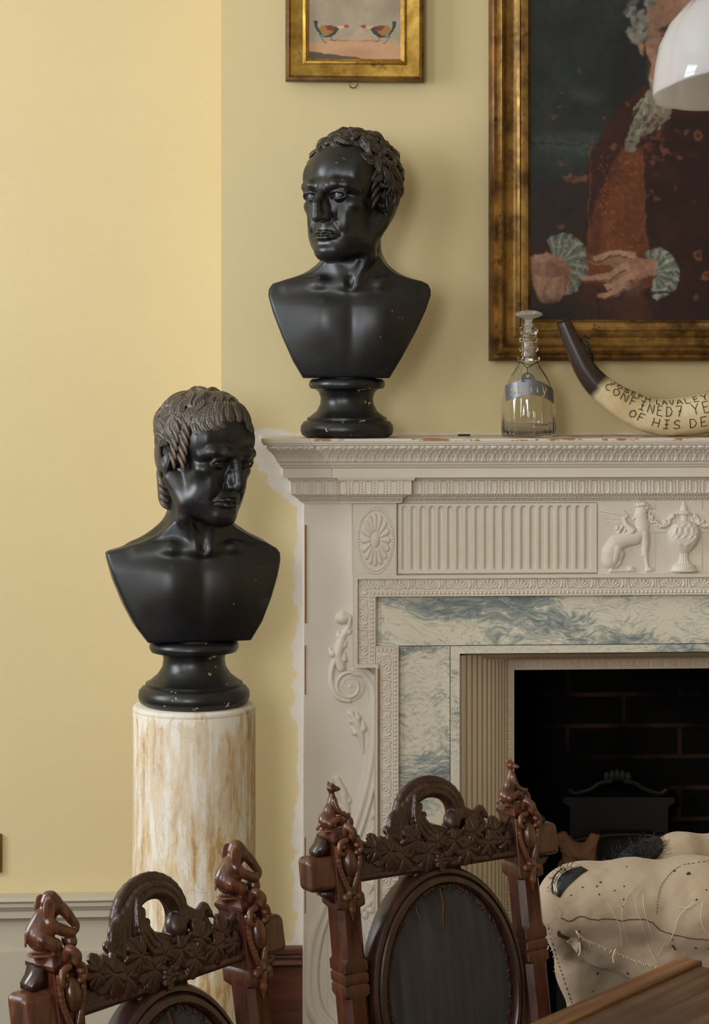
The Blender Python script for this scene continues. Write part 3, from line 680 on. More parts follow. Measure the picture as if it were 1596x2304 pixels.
for seg in ([(740, 215), (770, 270), (810, 340), (900, 395), (1000, 385), (1055, 290), (1090, 255), (1160, 232)],):
    pth = smooth_path(seg, 5)
    for i, p in enumerate(pth):
        t = i/len(pth); ww = 12+24*math.sin(math.pi*min(1, t*1.15))**.8
        for k in range(4): GB.append((p[0]+rg.normal()*ww*.55, p[1]+rg.normal()*ww*.55, ww*(.35+.35*rg.rand()), rg.rand()))
def garland(U, V):
    H = np.zeros(U.shape)
    for x, y, r, t in GB: H = np.maximum(H, dome(U, V, Zc(x, y), (r/6.234*1.2, r/6.234*.75), 1.5, t*3)+4.0*(dome(U, V, Zc(x, y), r/6.234, 1) > 0))
    H = np.maximum(H, stroke(U, V, zs([(1170, 240), (1125, 290), (1120, 350)]), [2, 1.6, 1.4], 1))
    return H
relief('griffin_relief', 1346, 1475, 1131, 1294, YM-.006, .8, griffin, 'mantel_paint', mant, mirror=True)
relief('garland_relief', 1458, 1538, 1150, 1200, YM-.0075, .8, garland, 'mantel_paint', mant, mirror=True)
relief('urn_relief', 1498, 1580, 1128, 1291, YM-.0065, .8, urn, 'mantel_paint', mant)
# eared architrave: outer fillet, anthemion band, bead row
YA = YM-.004
mb = MB(); mbox(mb, 797, 1700, 1294, 1302, YM-.016); mbox(mb, 797, 805, 1302, 1493, YM-.016); mbox(mb, 797, 852, 1493, 1501, YM-.016); mbox(mb, 846, 853, 1501, 2900, YM-.016)
pb(mb, 'outer_fillet', 'mantel_paint', mant)
mb = MB(); mbox(mb, 850, 852.6, 1503, 2900, YM-.0172, YM-.01, False); pb(mb, 'chipped_edge', 'barewood', mant)
mb = MB(); mbox(mb, 799, 1700, 1297, 1342, YA, YA+.05); mbox(mb, 799, 847, 1342, 1500, YA, YA+.05); mbox(mb, 847, 898, 1453, 1500, YA, YA+.05); mbox(mb, 852, 898, 1500, 2900, YA, YA+.05)
pb(mb, 'architrave', 'mantel_paint', mant)
def palm(A, Bc, per=68.6):
    """A along the band, Bc across from the outer side (0) to the beads (24)"""
    H = np.zeros(A.shape); ph = (A % per)-per/2
    for k in range(-3, 4):
        a = k*.40; L = 21-abs(k)*1.2; tip = (math.sin(a)*L*1.15, 24-math.cos(a)*L*.98); c2 = (tip[0]+(1.5 if k > 0 else -1.5 if k < 0 else 0), tip[1]+1.5)
        H = np.maximum(H, stroke(ph, Bc, [(k*.8, 23.5), ((tip[0])*.55, 24-(24-tip[1])*.62), tip, c2], [1.2, 1.7, 2.5, 1.6], 1.5))
    pq = ((A+per/2) % per)-per/2
    H = np.maximum(H, stroke(pq, Bc, [(-6, 5), (-5, 14), (-9, 21)], [2.2, 2.2, 2.6], 1.4)); H = np.maximum(H, stroke(pq, Bc, [(6, 5), (5, 14), (9, 21)], [2.2, 2.2, 2.6], 1.4))
    H = np.maximum(H, stroke(pq, Bc, [(-6, 4), (0, 1.5), (6, 4)], 1.8, 1.4)); H = np.maximum(H, stroke(pq, Bc, [(0, 6), (0, 20)], [3.4, 2], 1.2))
    for s_ in (-1, 1): H = np.maximum(H, stroke(pq, Bc, [(s_*12, 22), (s_*15, 17), (s_*13, 13)], [1.2, 1.6, 2.0], 1.2))
    return H
def bandh(A, Bc):
    h = palm(A, Bc)*(Bc < 25.5)+5.0*np.clip(1-Bc/26., 0, 1)*0
    h = h+2.5*np.sqrt(np.clip(1-((Bc-12)/14.)**2, 0, 1))*.4
    pc = (A % 9.3)-4.65; h = np.maximum(h, 4.6*np.sqrt(np.maximum(1-(pc/3.7)**2-((Bc-32.5)/3.7)**2, 0)))
    h = np.maximum(h, 2.6*np.sqrt(np.maximum(1-((Bc-27.5)/1.1)**2, 0))); h = np.maximum(h, 3.0*np.sqrt(np.maximum(1-((Bc-38.3)/1.6)**2, 0)))
    return h
relief('anthemion_moulding', 805, 1740, 1302, 1342, YA, .9, lambda U, V: np.where(V-1302 <= U-805, bandh(U-805+15, V-1302), bandh(V-1302+30, (U-805))), 'mantel_paint', mant)
relief('anthemion_moulding', 805, 846, 1342, 1493, YA, .9, lambda U, V: np.where((1493-V) > (U-805)*-1, bandh(V-1302+30, U-805), 0), 'mantel_paint', mant, mirror=True)
relief('anthemion_moulding', 846, 897, 1453, 1493, YA, .9, lambda U, V: np.where(897-U < (V-1453), bandh(V-1453, U-853+0*V-4), bandh(U+10, 40-(V-1453))), 'mantel_paint', mant, mirror=True)
relief('anthemion_moulding', 855, 897, 1493, 2750, YA, 1.0, lambda U, V: bandh(V-1453, U-857), 'mantel_paint', mant, mirror=True)
# scrolled bracket applied to the side panel
def acan(U, V, stem, r, lobes, f=1.0):
    """leaf: stem polyline with side lobes (t, side, length, ang, r)"""
    H = stroke(U, V, stem, r, f); st = np.array(stem, float)
    for t, sd, L, an, q in lobes:
        i = min(int(t*(len(st)-1)), len(st)-2); p = st[i]+(st[i+1]-st[i])*(t*(len(st)-1)-i); d = st[min(i+1, len(st)-1)]-st[i]; a0 = math.atan2(d[1], d[0])+sd*an
        m_ = p+np.array([math.cos(a0), math.sin(a0)])*L*.55; e = m_+np.array([math.cos(a0-sd*.5), math.sin(a0-sd*.5)])*L*.5
        H = np.maximum(H, stroke(U, V, [p, m_, e], [q*.7, q, q*.45], f*1.1))
    return H
lob = [(.15, 1, 15, .7, 6), (.2, -1, 15, .7, 6), (.4, 1, 16, .65, 6), (.45, -1, 16, .65, 6), (.62, 1, 15, .6, 5.5), (.68, -1, 15, .6, 5.5), (.85, 1, 12, .5, 5), (.88, -1, 12, .5, 5)]
def spiral(c, r0, r1, a0, turns, n=60, sg=1): return [(c[0]+(r0+(r1-r0)*t)*math.cos(a0+sg*t*turns*2*math.pi), c[1]+(r0+(r1-r0)*t)*math.sin(a0+sg*t*turns*2*math.pi)) for t in np.linspace(0, 1, n)]
B1 = smooth_path([(795, 1509), (822, 1514), (842, 1545), (846, 1600), (842, 1680), (832, 1750), (814, 1820), (790, 1890), (762, 1960), (735, 2030), (712, 2090), (700, 2150), (698, 2210), (708, 2265), (735, 2304), (770, 2330), (800, 2350)], 6)
def bracket(U, V):
    H = np.zeros(U.shape); mx = np.maximum
    for dx, r, f in ((-12, 6.5, 1.2), (5, 11, 1.0), (0, 19, .4)): 
        nn = len(B1); dd = np.gradient(B1, axis=0); dd /= np.hypot(*dd.T)[:, None]+1e-9; nrm = np.stack([-dd[:, 1], dd[:, 0]], 1); wdt = np.linspace(.75, 1.25, nn)[:, None]
        H = mx(H, stroke(U, V, B1-nrm*dx*wdt*-1, [r*w_ for w_ in wdt[:, 0]], f)*(U < 853))
    H = mx(H, stroke(U, V, spiral((786, 1541), 32, 3, -1.3, 2.1, sg=-1), np.linspace(5.5, 2.5, 60), 1.6)); H = mx(H, dome(U, V, (786, 1541), 37, .16)); H = mx(H, dome(U, V, (788, 1541), 8, .9))
    H = mx(H, stroke(U, V, smooth_path([(786, 1574), (760, 1566), (746, 1530), (748, 1500), (757, 1475), (766, 1440), (782, 1410), (786, 1388), (772, 1378)], 5), [4, 6, 7, 7, 6.5, 6]+[6]*35, .9)[..., ] if False else stroke(U, V, smooth_path([(786, 1574), (760, 1566), (746, 1530), (748, 1500), (757, 1475), (766, 1440), (782, 1410), (786, 1388), (772, 1378)], 5), 6.0, 1.0))
    H = mx(H, dome(U, V, (770, 1389), (15, 14), .9)); H = mx(H, stroke(U, V, spiral((770, 1390), 12, 3, -.4, 1.3, 30, -1), 3, 1.8))
    H = mx(H, acan(U, V, [(768, 1500), (760, 1470), (770, 1430), (784, 1410)], [11, 11, 9, 6], [(.1, 1, 24, .9, 9), (.3, -1, 22, .9, 9), (.45, 1, 22, .8, 7), (.6, -1, 18, .8, 6), (.8, 1, 16, .8, 6)], .9))
    H = mx(H, acan(U, V, [(818, 1690), (812, 1655), (804, 1628), (790, 1604)], [3, 8, 10, 8], [(.42, 1, 26, .8, 9), (.38, -1, 24, .8, 8), (.72, 1, 22, .8, 8), (.75, -1, 16, .8, 7)], .9))
    H = mx(H, acan(U, V, [(776, 1870), (780, 1825), (772, 1785), (758, 1752)], [4, 9, 12, 9], [(.2, -1, 20, .7, 6), (.45, 1, 26, .7, 7), (.4, -1, 22, .75, 7), (.7, 1, 18, .7, 6), (.75, -1, 16, .8, 6)], .9))
    for (x, y, a, s_) in ((828, 1800, -1.45, 30), (836, 1840, -1.2, 24), (820, 1850, -2.0, 24), (826, 1890, -1.1, 30), (812, 1895, -2.1, 26), (820, 1930, -1.5, 26)):
        H = mx(H, stroke(U, V, [(x, y), (x+math.cos(a)*s_*.5, y+math.sin(a)*s_*.5), (x+math.cos(a)*s_, y+math.sin(a)*s_)], [3, 6, 1.5], .8))
    for k in range(6):
        a = k*math.pi/3+.3; H = mx(H, stroke(U, V, [(818, 2040), (818+16*math.cos(a), 2040+16*math.sin(a)), (818+24*math.cos(a), 2040+24*math.sin(a))], [5, 8, 4], .7))
    H = mx(H, dome(U, V, (818, 2040), 6, 1.3))
    for k, (x, y, a) in enumerate([(838, 1985, -1.2), (800, 1985, -2.0), (838, 2090, 1.1), (796, 2095, 2.2), (815, 2120, 1.6), (835, 2160, 1.2), (790, 2160, 2.0), (812, 2190, 1.6), (826, 2230, 1.2), (780, 2240, 2.0)]):
        H = mx(H, acan(U, V, [(x-math.cos(a)*22, y-math.sin(a)*22), (x, y), (x+math.cos(a)*20, y+math.sin(a)*20)], [4, 8, 4], [(.3, 1, 14, .8, 5), (.3, -1, 14, .8, 5), (.6, 1, 12, .7, 4.5), (.6, -1, 12, .7, 4.5)], .75))
    H = mx(H, stroke(U, V, smooth_path([(800, 1960), (770, 2040), (752, 2110), (745, 2180), (752, 2240), (790, 2280)], 5), 4.5, .8))
    return H*1.35
relief('scroll_bracket', 738, 848, 1368, 2400, YL, 1.05, bracket, 'mantel_paint', mant, mirror=True)
def lower(U, V): return bracket(U, V)
relief('scroll_bracket', 690, 738, 1980, 2400, YL, 1.05, lower, 'mantel_paint', mant, mirror=True)
mb = MB(); mbox(mb, 690, 860, 2400, 2900, YL-.03); pb(mb, 'plinth_block', 'mantel_paint', mant)
# marble surround: lintel, jambs, thin slips
surr = empty('fire_surround', (float(MX(MC, 0)), -.05, 0), label='veined blue grey and cream marble fire surround inside the mantelpiece', cat='fire surround')
YS = YM+.010
mb = MB(); mbox(mb, 840, 1700, 1340, 1452.0, YS, -.002); pb(mb, 'marble_lintel', 'marble_lintel', surr)
mb = MB(); mbox(mb, 890, 1012.5, 1453.6, 2900, YS+.001, -.002); pb(mb, 'marble_jamb', 'marble_jamb', surr)
mb = MB(); mbox(mb, 1014, 1035, 1453.6, 2900, YS+.002, -.002); mbox(mb, 1035, 1700, 1453.6, 1471, YS+.002, -.002); pb(mb, 'marble_slip', 'marble_slip', surr)
# stone insert: splayed reeded cheeks and Greek key frame
ins = empty('fireplace_insert', (float(MX(MC, 0)), 0, 0), label='pale stone fireplace insert with reeded cheeks and Greek key border', cat='fireplace insert')
def cheek(sgn):
    V = []; xs = []; x0, x1 = float(MX(1035, -.11)), float(MX(1136, .05)); n = 11; pts = []
    y0, y1 = -.115, .045
    for k in range(n):
        for j in range(8):
            t = (k+j/8.)/n; te = t**1.0; r_ = .0075*math.sin(math.pi*(j/8.))**.7 if j else 0
            base = Vector((x0+(x1-x0)*(t+.10*math.sin(math.pi*t)), y0+(y1-y0)*t**.8, 0)); nr = Vector((-(y1-y0), -(x1-x0), 0)).normalized(); nr = Vector((y1-y0, -(x1-x0), 0)).normalized()
            pts.append(base+nr*r_)
    pts.append(Vector((x1, y1, 0)))
    xc = float(MX(MC, -.0)); zt = float(MZ(1473, -.1))
    for z in (0, zt): V += [((p.x if sgn > 0 else 2*xc-p.x), p.y, z) for p in pts]
    m_ = len(pts); return MB().add(V, [(i, i+1, m_+i+1, m_+i) for i in range(m_-1)])
for s_ in (1, -1): off(cheek(s_).build('reeded_cheek', M['insert'], ins, smooth=True, ang=60))
YK = .045
mb = MB(); mbox(mb, 1134, 1157.5, 1480, 2900, YK, YK+.05); mbox(mb, 1134, 1700, 1480, 1509, YK, YK+.05); pb(mb, 'key_frame', 'insert', ins)
mb = MB()
x0 = float(MX(1034, -.1)); zz = float(MZ(1472, -.1)); z2 = float(MZ(1481, YK)); xc = float(MX(MC, 0)); V = []
for t in np.linspace(0, 1, 9): V += [(x0, -.11+(YK+.11)*t, zz+(z2-zz)*t+.006*math.sin(t*math.pi*3)), (2*xc-x0, -.11+(YK+.11)*t, zz+(z2-zz)*t+.006*math.sin(t*math.pi*3))]
mb.add(V, [tuple(q) for q in gridquads(9, 2)]); off(mb.build('head_moulding', M['insert'], ins))
KEY = [(1, 20), (1, 2), (25, 2), (25, 17), (10, 17), (10, 9), (18, 9), (18, 12)]
def keyh(A, Bc, per):
    a = (A % per)/per*29.; H = np.zeros(A.shape)
    for i in range(len(KEY)-1):
        (x, y), (x2, y2) = KEY[i], KEY[i+1]; xa, xb = min(x, x2)-1.5, max(x, x2)+1.5; ya, yb_ = min(y, y2)-1.5, max(y, y2)+1.5
        H = np.maximum(H, 3.0*((a > xa) & (a < xb) & (Bc > ya) & (Bc < yb_)))
    return np.maximum(H, 3.0*((Bc > 21)))
relief('greek_key', 1157, 1740, 1484, 1508, YK, 1.0, lambda U, V: keyh(U, (V-1484)*1.0, 31.), 'insert', ins)
relief('greek_key', 1136, 1157, 1484, 2420, YK, 1.0, lambda U, V: keyh(V, (U-1136)*1.12, 31.), 'insert', ins, mirror=True)
# iron grate and fireback in the dark opening
gr = empty('fire_grate', (float(MX(1400, .3)), .3, 0), label='dark cast iron fire grate with arched crested back deep in the fireplace', cat='grate')
def ip(u, v, Y=.42): return W(u, v, Y)
mb = MB(); arc = [(1235, 2050), (1245, 1960), (1290, 1905), (1370, 1880), (1460, 1880), (1530, 1890), (1600, 1900), (1600, 2300), (1240, 2300)]
mb.prism([(W(u, v, .30).x, W(u, v, .30).z) for u, v in arc], .30, .36)
pb(mb, 'grate_front', 'iron', gr, label='arched iron hood')
mb = MB(); mb.prism([(W(u, v, .4).x, W(u, v, .4).z) for u, v in ((1265, 1790), (1515, 1790), (1515, 1802), (1500, 1812), (1500, 2300), (1280, 2300), (1280, 1812), (1265, 1802))], .38, .43)
for s_ in (-1, 1):
    pth = smooth_path([(1390+s_*14, 1758), (1390+s_*40, 1762), (1390+s_*60, 1775), (1390+s_*95, 1785), (1390+s_*110, 1776)], 5); mb.tube([W(x, y, .38) for x, y in pth], .006)
for k in range(5): mb.ball(W(1390+(k-2)*12, 1750-6*math.cos((k-2)*.7), .38), (.009, .006, .014), 6)
pb(mb, 'fireback', 'iron', gr, label='shell crested iron fireback')
mb = MB(); arc2 = [(1250+330*t, 1900-0*t-22*math.sin(math.pi*t)) for t in np.linspace(0, 1, 14)]; mb.tube([W(x, y, .27) for x, y in arc2], .005); off(mb.build('arched_rim', M['iron'], gr))
F = Field((-.06, -.03, -.05), (.06, .03, .05), .002)
F.poly([(-.05, 0, .035), (-.02, .0, .03), (.0, 0, .0), (.03, .005, -.01), (.045, 0, .03)], [.012, .012, .022, .02, .012], .012); F.ell((.0, 0, -.03), (.035, .02, .02), .01)
me = F.mesh('paper_wad'); q = np.zeros(len(me.vertices)*3, np.float32); me.vertices.foreach_get('co', q); q = q.reshape(-1, 3); q += (vnoise(q[:, 0]*60, q[:, 2]*60, 4)[:, None]-.5)*.014; me.vertices.foreach_set('co', q.ravel())
o = link('crumpled_paper', me, M['paper'], smooth=False, label='crumpled brown paper lying in the dark grate', cat='paper'); place(o, W(1290, 1918, .20))
mb = MB(); mb.box(W(1240, 1900, .2).x, W(1330, 1900, .2).x, .12, .28, 0, W(0+1290, 1944, .2).z-.036); off(mb.build('ash_box', M['iron'], gr))
# ================================================================== BUSTS
def poly_sdf(px_, pz_, pts):
    pts = np.array(pts, np.float32); d = np.full(np.broadcast(px_, pz_).shape, 1e9, np.float32); s_ = np.ones(d.shape, np.float32)
    n = len(pts)
    for i in range(n):
        a = pts[i]; b = pts[i-1]; ex, ez = b-a; wx = px_-a[0]; wz = pz_-a[1]
        t = np.clip((wx*ex+wz*ez)/(ex*ex+ez*ez), 0, 1); d = np.minimum(d, (wx-ex*t)**2+(wz-ez*t)**2)
        c1 = pz_ >= a[1]; c2 = pz_ < b[1]; c3 = ex*wz > ez*wx
        flip = (c1 & c2 & c3) | (~c1 & ~c2 & ~c3); s_ = np.where(flip, -s_, s_)
    return s_*np.sqrt(d)
def torso(F, outline, neck0, neckr, yc=0.0, thick=.062):
    """cut-away shoulders: an outline in x,z with a bulging chest and a hollow back"""
    def f(X, Y, Z):
        d2 = poly_sdf(X[:, 0, :], Z[0, 0, :][None, :], outline)[:, None, :]
        cx = (X-neck0[0]); zt = np.clip((Z-.115)/.2, 0, 1)
        T = thick*(1-.55*(cx/.17)**2)*(.80+.35*np.sin(np.pi*np.clip(zt*.8+.1, 0, 1)))*(1-.50*sst(.70, 1.1, zt))
        T = T+.006*np.exp(-((np.abs(cx)-.06)/.035)**2-((Z-.235)/.05)**2)-.0022*np.exp(-(cx/.016)**2)*sst(0, .4, zt)
        front = (-(Y-yc)-T)*.9; back = ((Y-yc)-T*.72)*.9
        dd = np.maximum(front, back); k = .007; h = np.clip(.5-.5*(d2-dd)/k, 0, 1)
        return d2*(1-h)+dd*h+k*h*(1-h)
    F.fn((-.2, -.1, .10), (.2, .1, .42), f, .01)
def head(F, c, Rm, p):
    """carved head in its own frame (face towards -y); p = options"""
    F.frame(Rm, c, p.get('sc', 1)); E, K, Pl = F.ell, F.cap, F.poly; s2 = (-1, 1)
    E((0, .014, .036), (.071, .090, .079), .004); E((0, -.030, .040), (.063, .062, .060), .02)
    E((0, -.030, -.018), (.058, .057, .075), .02); E((0, -.036, -.070), (.044, .046, .040), .02)
    for s in s2:
        K((s*.060, .008, -.045), (s*.046, -.030, -.082), .017, .016, .02); K((s*.046, -.030, -.082), (s*.014, -.072, -.100), .016, .014, .02)
        E((s*.043, -.058, -.016), (.019, .018, .013), .018)                       # cheek bones
        E((s*.050, -.045, .035), (.016, .025, .03), .02)
    E((0, -.078, -.099), (.018, .015, .014), .014)                                # chin
    E((0, -.074, -.064), (.027, .019, .022), .016)                                # muzzle
    for s in s2:
        E((s*.029, -.050, -.050), (.025, .029, .036), .02)
        K((s*.030, -.048, -.070), (s*.010, -.070, -.096), .020, .016, .02)
        E((s*.030, -.094, .002), (.0165, .0135, .0115), .010, 's')
    for s in s2:                                                                   # brow ridge
        Pl([(s*.008, -.089, .017), (s*.026, -.0905, .0215+p.get('brow', 0)), (s*.044, -.080, .019), (s*.055, -.062, .010)], [.0060, .0068, .0060, .005], .014)
    E((0, -.0865, .020), (.012, .009, .012), .012)
    b = p.get('bridge', 0)
    Pl([(0, -.088, .016), (0, -.0985-b*.5, .0), (0, -.1075-b, -.016), (0, -.1135, -.032), (0, -.1145, -.038)], [.0065, .0066, .0072, .0085, .0088], .008); K((0, -.086, .006), (0, -.0955-b*.4, -.036), .0068, .0120, .007); E((0, -.1090-b*.5, -.041), (.0088, .0105, .0075), .005)
    for s in s2:
        E((s*.0120, -.1000, -.0405), (.0070, .0105, .0068), .006); K((s*.0135, -.097, -.038), (s*.010, -.093, -.020), .005, .004, .008)
        E((s*.0065, -.106, -.0485), (.0036, .006, .0030), .003, 's')
        Pl([(s*.0185, -.097, -.040), (s*.027, -.090, -.053), (s*.032, -.083, -.066)], [.0022, .0026, .0018], .008, 's')
        E((s*.0330, -.0745, -.044), (.008, .006, .015), .014)
        # eye: ball, lids, carved iris
        E((s*.030, -.0775, .0005), .0128, .0025)
        up = [(s*(.030+.0165*math.cos(a)), -.0775-.0128*math.sqrt(max(0, 1-.75*math.cos(a)**2))-.0008, .0012+.0070*math.sin(a)) for a in np.linspace(math.pi, 0, 9)]
        lo = [(s*(.030+.0160*math.cos(a)), -.0775-.0125*math.sqrt(max(0, 1-.75*math.cos(a)**2))-.0002, .0000-.0058*math.sin(a)) for a in np.linspace(math.pi, 0, 9)]
        Pl(up, 0.0021, .0028); Pl(lo, 0.0015, .0028)
        Pl([(x, y+.003, z+.0045) for x, y, z in up[1:-1]], .0022, .004)
        gx = p.get('gaze', 0)
        for a in np.linspace(0, 2*math.pi, 12, endpoint=False): E((s*.030+gx+.0042*math.cos(a), -.0905, .0008+.0042*math.sin(a)), .0011, .001, 's')
        E((s*.030+gx, -.0910, .0012), .0016, .001, 's')
    # lips
    lp = p.get('lip', 1)
    for s in s2:
        Pl([(0, -.0975, -.0662), (s*.006, -.0985, -.0645), (s*.017, -.0930, -.0675), (s*.0275, -.083, -.0712)], [q*lp for q in (.0034, .0038, .0030, .0016)], .004)
        Pl([(0, -.0965, -.0765), (s*.009, -.0955, -.0763), (s*.019, -.0890, -.0745), (s*.0265, -.0830, -.072)], [q*lp for q in (.0050, .0048, .0034, .0016)], .004)
        Pl([(0, -.1020, -.0707), (s*.010, -.1000, -.0703), (s*.021, -.0910, -.0712), (s*.0295, -.0825, -.0745)], [.0016, .0015, .0014, .0012], .002, 's')
    Pl([(0, -.1000, -.052), (0, -.1010, -.061)], .0016, .005, 's')
    E((0, -.0985, -.0865), (.019, .0065, .0050), .007, 's')
    for s in s2:                                                                   # ears
        E((s*.0735, .016, -.012), (.0065, .016, .029), .006, rot=rotz(s*.35)); E((s*.080, .012, -.006), (.004, .008, .016), .004, 's')
        Pl([(s*.078, .004, .004), (s*.083, .012, .017), (s*.083, .027, .010), (s*.080, .028, -.010), (s*.075, .016, -.034)], [.003, .0038, .0038, .0034, .0045], .003)
    F.frame()
def scalp(d):
    """point on the skull in direction d (head frame)"""
    d = np.array(d, float); d /= np.linalg.norm(d); r = np.array((.075, .094, .083)); c = np.array((0, .016, .036))
    t = 1/np.sqrt(((d/r)**2).sum()); return c+d*t, d
def lock(F, d0, dirv, L, curl, lift, width, strands, seg=7, r=.0036, seed=0, taper=.5, wav=0):
    """one carved lock: a ribbon of strands running over the scalp and curling"""
    rs = np.random.RandomState(seed); p, d = scalp(d0); t = np.array(dirv, float); t -= d*t.dot(d); t /= np.linalg.norm(t)+1e-9
    path = []; cur = d.copy(); step = L/seg
    for i in range(seg+1):
        q, dd = scalp(cur); side = np.cross(dd, t); u = i/seg
        path.append((q+dd*(lift*math.sin(math.pi*min(1, u*.85+.12))**.7-.001), side, dd, u))
        a = curl*(.4+1.2*u)/seg+wav*math.cos(2*math.pi*u*1.4)/seg
        t = t*math.cos(a)+side*math.sin(a); t -= dd*t.dot(dd); t /= np.linalg.norm(t)
        cur = (q+t*step-np.array((0, .016, .036)))
    for k in range(strands):
        o = (k-(strands-1)/2)/max(1, strands-1)*width; pts = []; rr = []
        for q, side, dd, u in path:
            wv = (1-.55*u)*math.sin(math.pi*(.22+.78*u)+.1)**.5 if u < 1 else .3
            pts.append(q+side*o*max(wv, .2)+dd*(-abs(o)*.25)); rr.append(r*(1-taper*u)*(1.0-.25*abs(o)/(width+1e-6)))
        F.poly(pts, rr, .0007)
def tress(H, pts, r, sp, nrm):      # a sculpted tress of three strands
    pts = smooth_path(pts, 4)
    for o in (-1, 0, 1):
        H.poly([p+np.array(nrm)*o*sp*(1-.5*i/len(pts)) for i, p in enumerate(pts)], [r*(1-.55*i/(len(pts)-1)) for i in range(len(pts))], .0007)
def make_bust(name, label, loc, rz, hc, hyaw, hpitch, hroll, outline, neck, socle, opt, hairfn, mats):
    root = empty(name, loc, rz, label=label, cat='bust')
    F = Field((-.19, -.125, .10), (.20, .135, .66), .0017)
    Rm = rotz(hyaw) @ rotx(hpitch) @ roty(hroll)
    torso(F, outline, neck['base'], .06, thick=neck.get('thick', .062))
    nb = neck['base']; hN = np.array(hc)+Rm @ np.array((0, .018, -.06)); jaw = np.array(hc)+Rm @ np.array((0, .0, -.07)); sc = opt.get('sc', 1)
    F.cap(nb, hN, neck['r0'], neck['r1'], .030)
    F.cap((nb[0], nb[1]+.004, nb[2]-.02), jaw+np.array((0, .012, 0)), .050, .030, .02)
    notch = np.array(neck['notch'])
    for s in (-1, 1):
        ear = np.array(hc)+Rm @ np.array((s*.058, .016, -.048)); F.poly([ear, (ear*.45+notch*.55)+np.array((s*.010, -.012, 0)), notch+np.array((s*.010, 0, .004))], [.010, .009, .006], .016)
        F.poly([notch+np.array((s*.012, .002, -.002)), notch+np.array((s*.06, .008, .002)), notch+np.array((s*.12, .026, -.006))], [.0055, .0055, .004], .022)
        F.poly([(nb[0]+s*.036, nb[1]+.014, nb[2]+.030), (nb[0]+s*.066, nb[1]+.014, nb[2]-.002), (nb[0]+s*.115, nb[1]+.012, nb[2]-.022)], [.018, .016, .012], .022)
    F.ell(notch+np.array((0, -.010, .006)), (.005, .005, .008), .012, 's')
    th = notch*.45+jaw*.55; F.ell(th+np.array((0, -.012, -.006)), (.011, .010, .014), .012)
    head(F, hc, Rm, opt)
    body = link('figure', F.mesh('figure'), M[mats[0]], root, label='carved head, neck and shoulders')
    H = Field(np.array(hc)-np.array((.125, .135, .12)), np.array(hc)+np.array((.125, .135, .15)), .00105)
    H.frame(Rm, hc, opt.get('sc', 1)); hairfn(H); link('hair', H.mesh('hair'), M[mats[1]], root, label=opt.get('hairlabel'))
    mb = MB(); mb.lathe([(0.001, 0)]+[(r, z) for r, z in socle]+[(.001, socle[-1][1])], 96); mb.build('socle', M['bust_socle'], root, smooth=True, ang=50)
    for s in (-1, 1):
        B = Field(np.array(hc)-.13, np.array(hc)+.13, .0013); B.frame(Rm, hc, opt.get('sc', 1)); rs = np.random.RandomState(3+s)
        for k in range(22):
            u = k/21.; x = s*(.012+.040*u); y = -.0955+.0035*u+.020*max(0, u-.35)**1.4*1.6; z = .0205+opt.get('brow', 0)+.004*math.sin(u*2.6)-.006*max(0, u-.6)
            B.cap((x, y, z-.0015), (x+s*.0045, y+.0015, z+.0035*(1-u)+rs.normal()*.0005), .0015, .0009, .0006)
        link('eyebrow', B.mesh('eyebrow'), M['brow' if opt.get('browworn') else 'bust_hair'], root)
    return root
def hair_curly(H):
    H.ell((0, .024, .046), (.075, .087, .078), .004); H.ell((0, .040, .0), (.070, .064, .075), .01); rs = np.random.RandomState(21); n = 0
    H.ell((0, -.018, .094), (.042, .03, .020), .01)
    for i in range(620):
        z = 1-2*(i+.5)/620; a = i*2.39996; d = np.array((math.cos(a)*math.sqrt(1-z*z), math.sin(a)*math.sqrt(1-z*z), z)); q, _ = scalp(d)
        front = q[1] < -.02; x, y, zz = q
        ok = (zz > .098 and y < -.02) or (y >= -.02 and y < .012 and zz > .030 and (abs(x) > .0)) or (y >= .012 and zz > -.075)
        if zz < .06 and y < -.008: ok = False
        if y < -.052 and abs(x) > .045: ok = False
        if not ok: continue
        n += 1; fl = np.array((rs.normal()*.5, -.9 if zz > .05 else .2, -.9 if zz < .07 else .2))+rs.normal(size=3)*.4
        lock(H, d, fl, .030+.016*rs.rand(), rs.choice([-1, 1])*(1.8+1.5*rs.rand()), .005+.010*rs.rand(), .0105, 3, 10, .0036, i)
    for k in range(9):   # fringe
        x = -.034+.0085*k; q = np.array((x, -.074, .074))-np.array((0, .016, .036)); lock(H, q/np.linalg.norm(q)+np.array((0, 0, .03)), (.6 if k % 2 else -.5, -.3, -1), .028, (2.4 if k % 2 else -2.4), .010, .0095, 3, 10, .0034, 700+k)
    for s in (-1, 1):     # whiskers before the ears
        for k in range(4):
            z = .036-k*.016; tress(H, [(s*.066, -.006, z+.016), (s*.072, -.020, z+.008), (s*.0715, -.030, z-.003), (s*.067, -.027, z-.010)], .0036, .0045, (0, .8, .3))
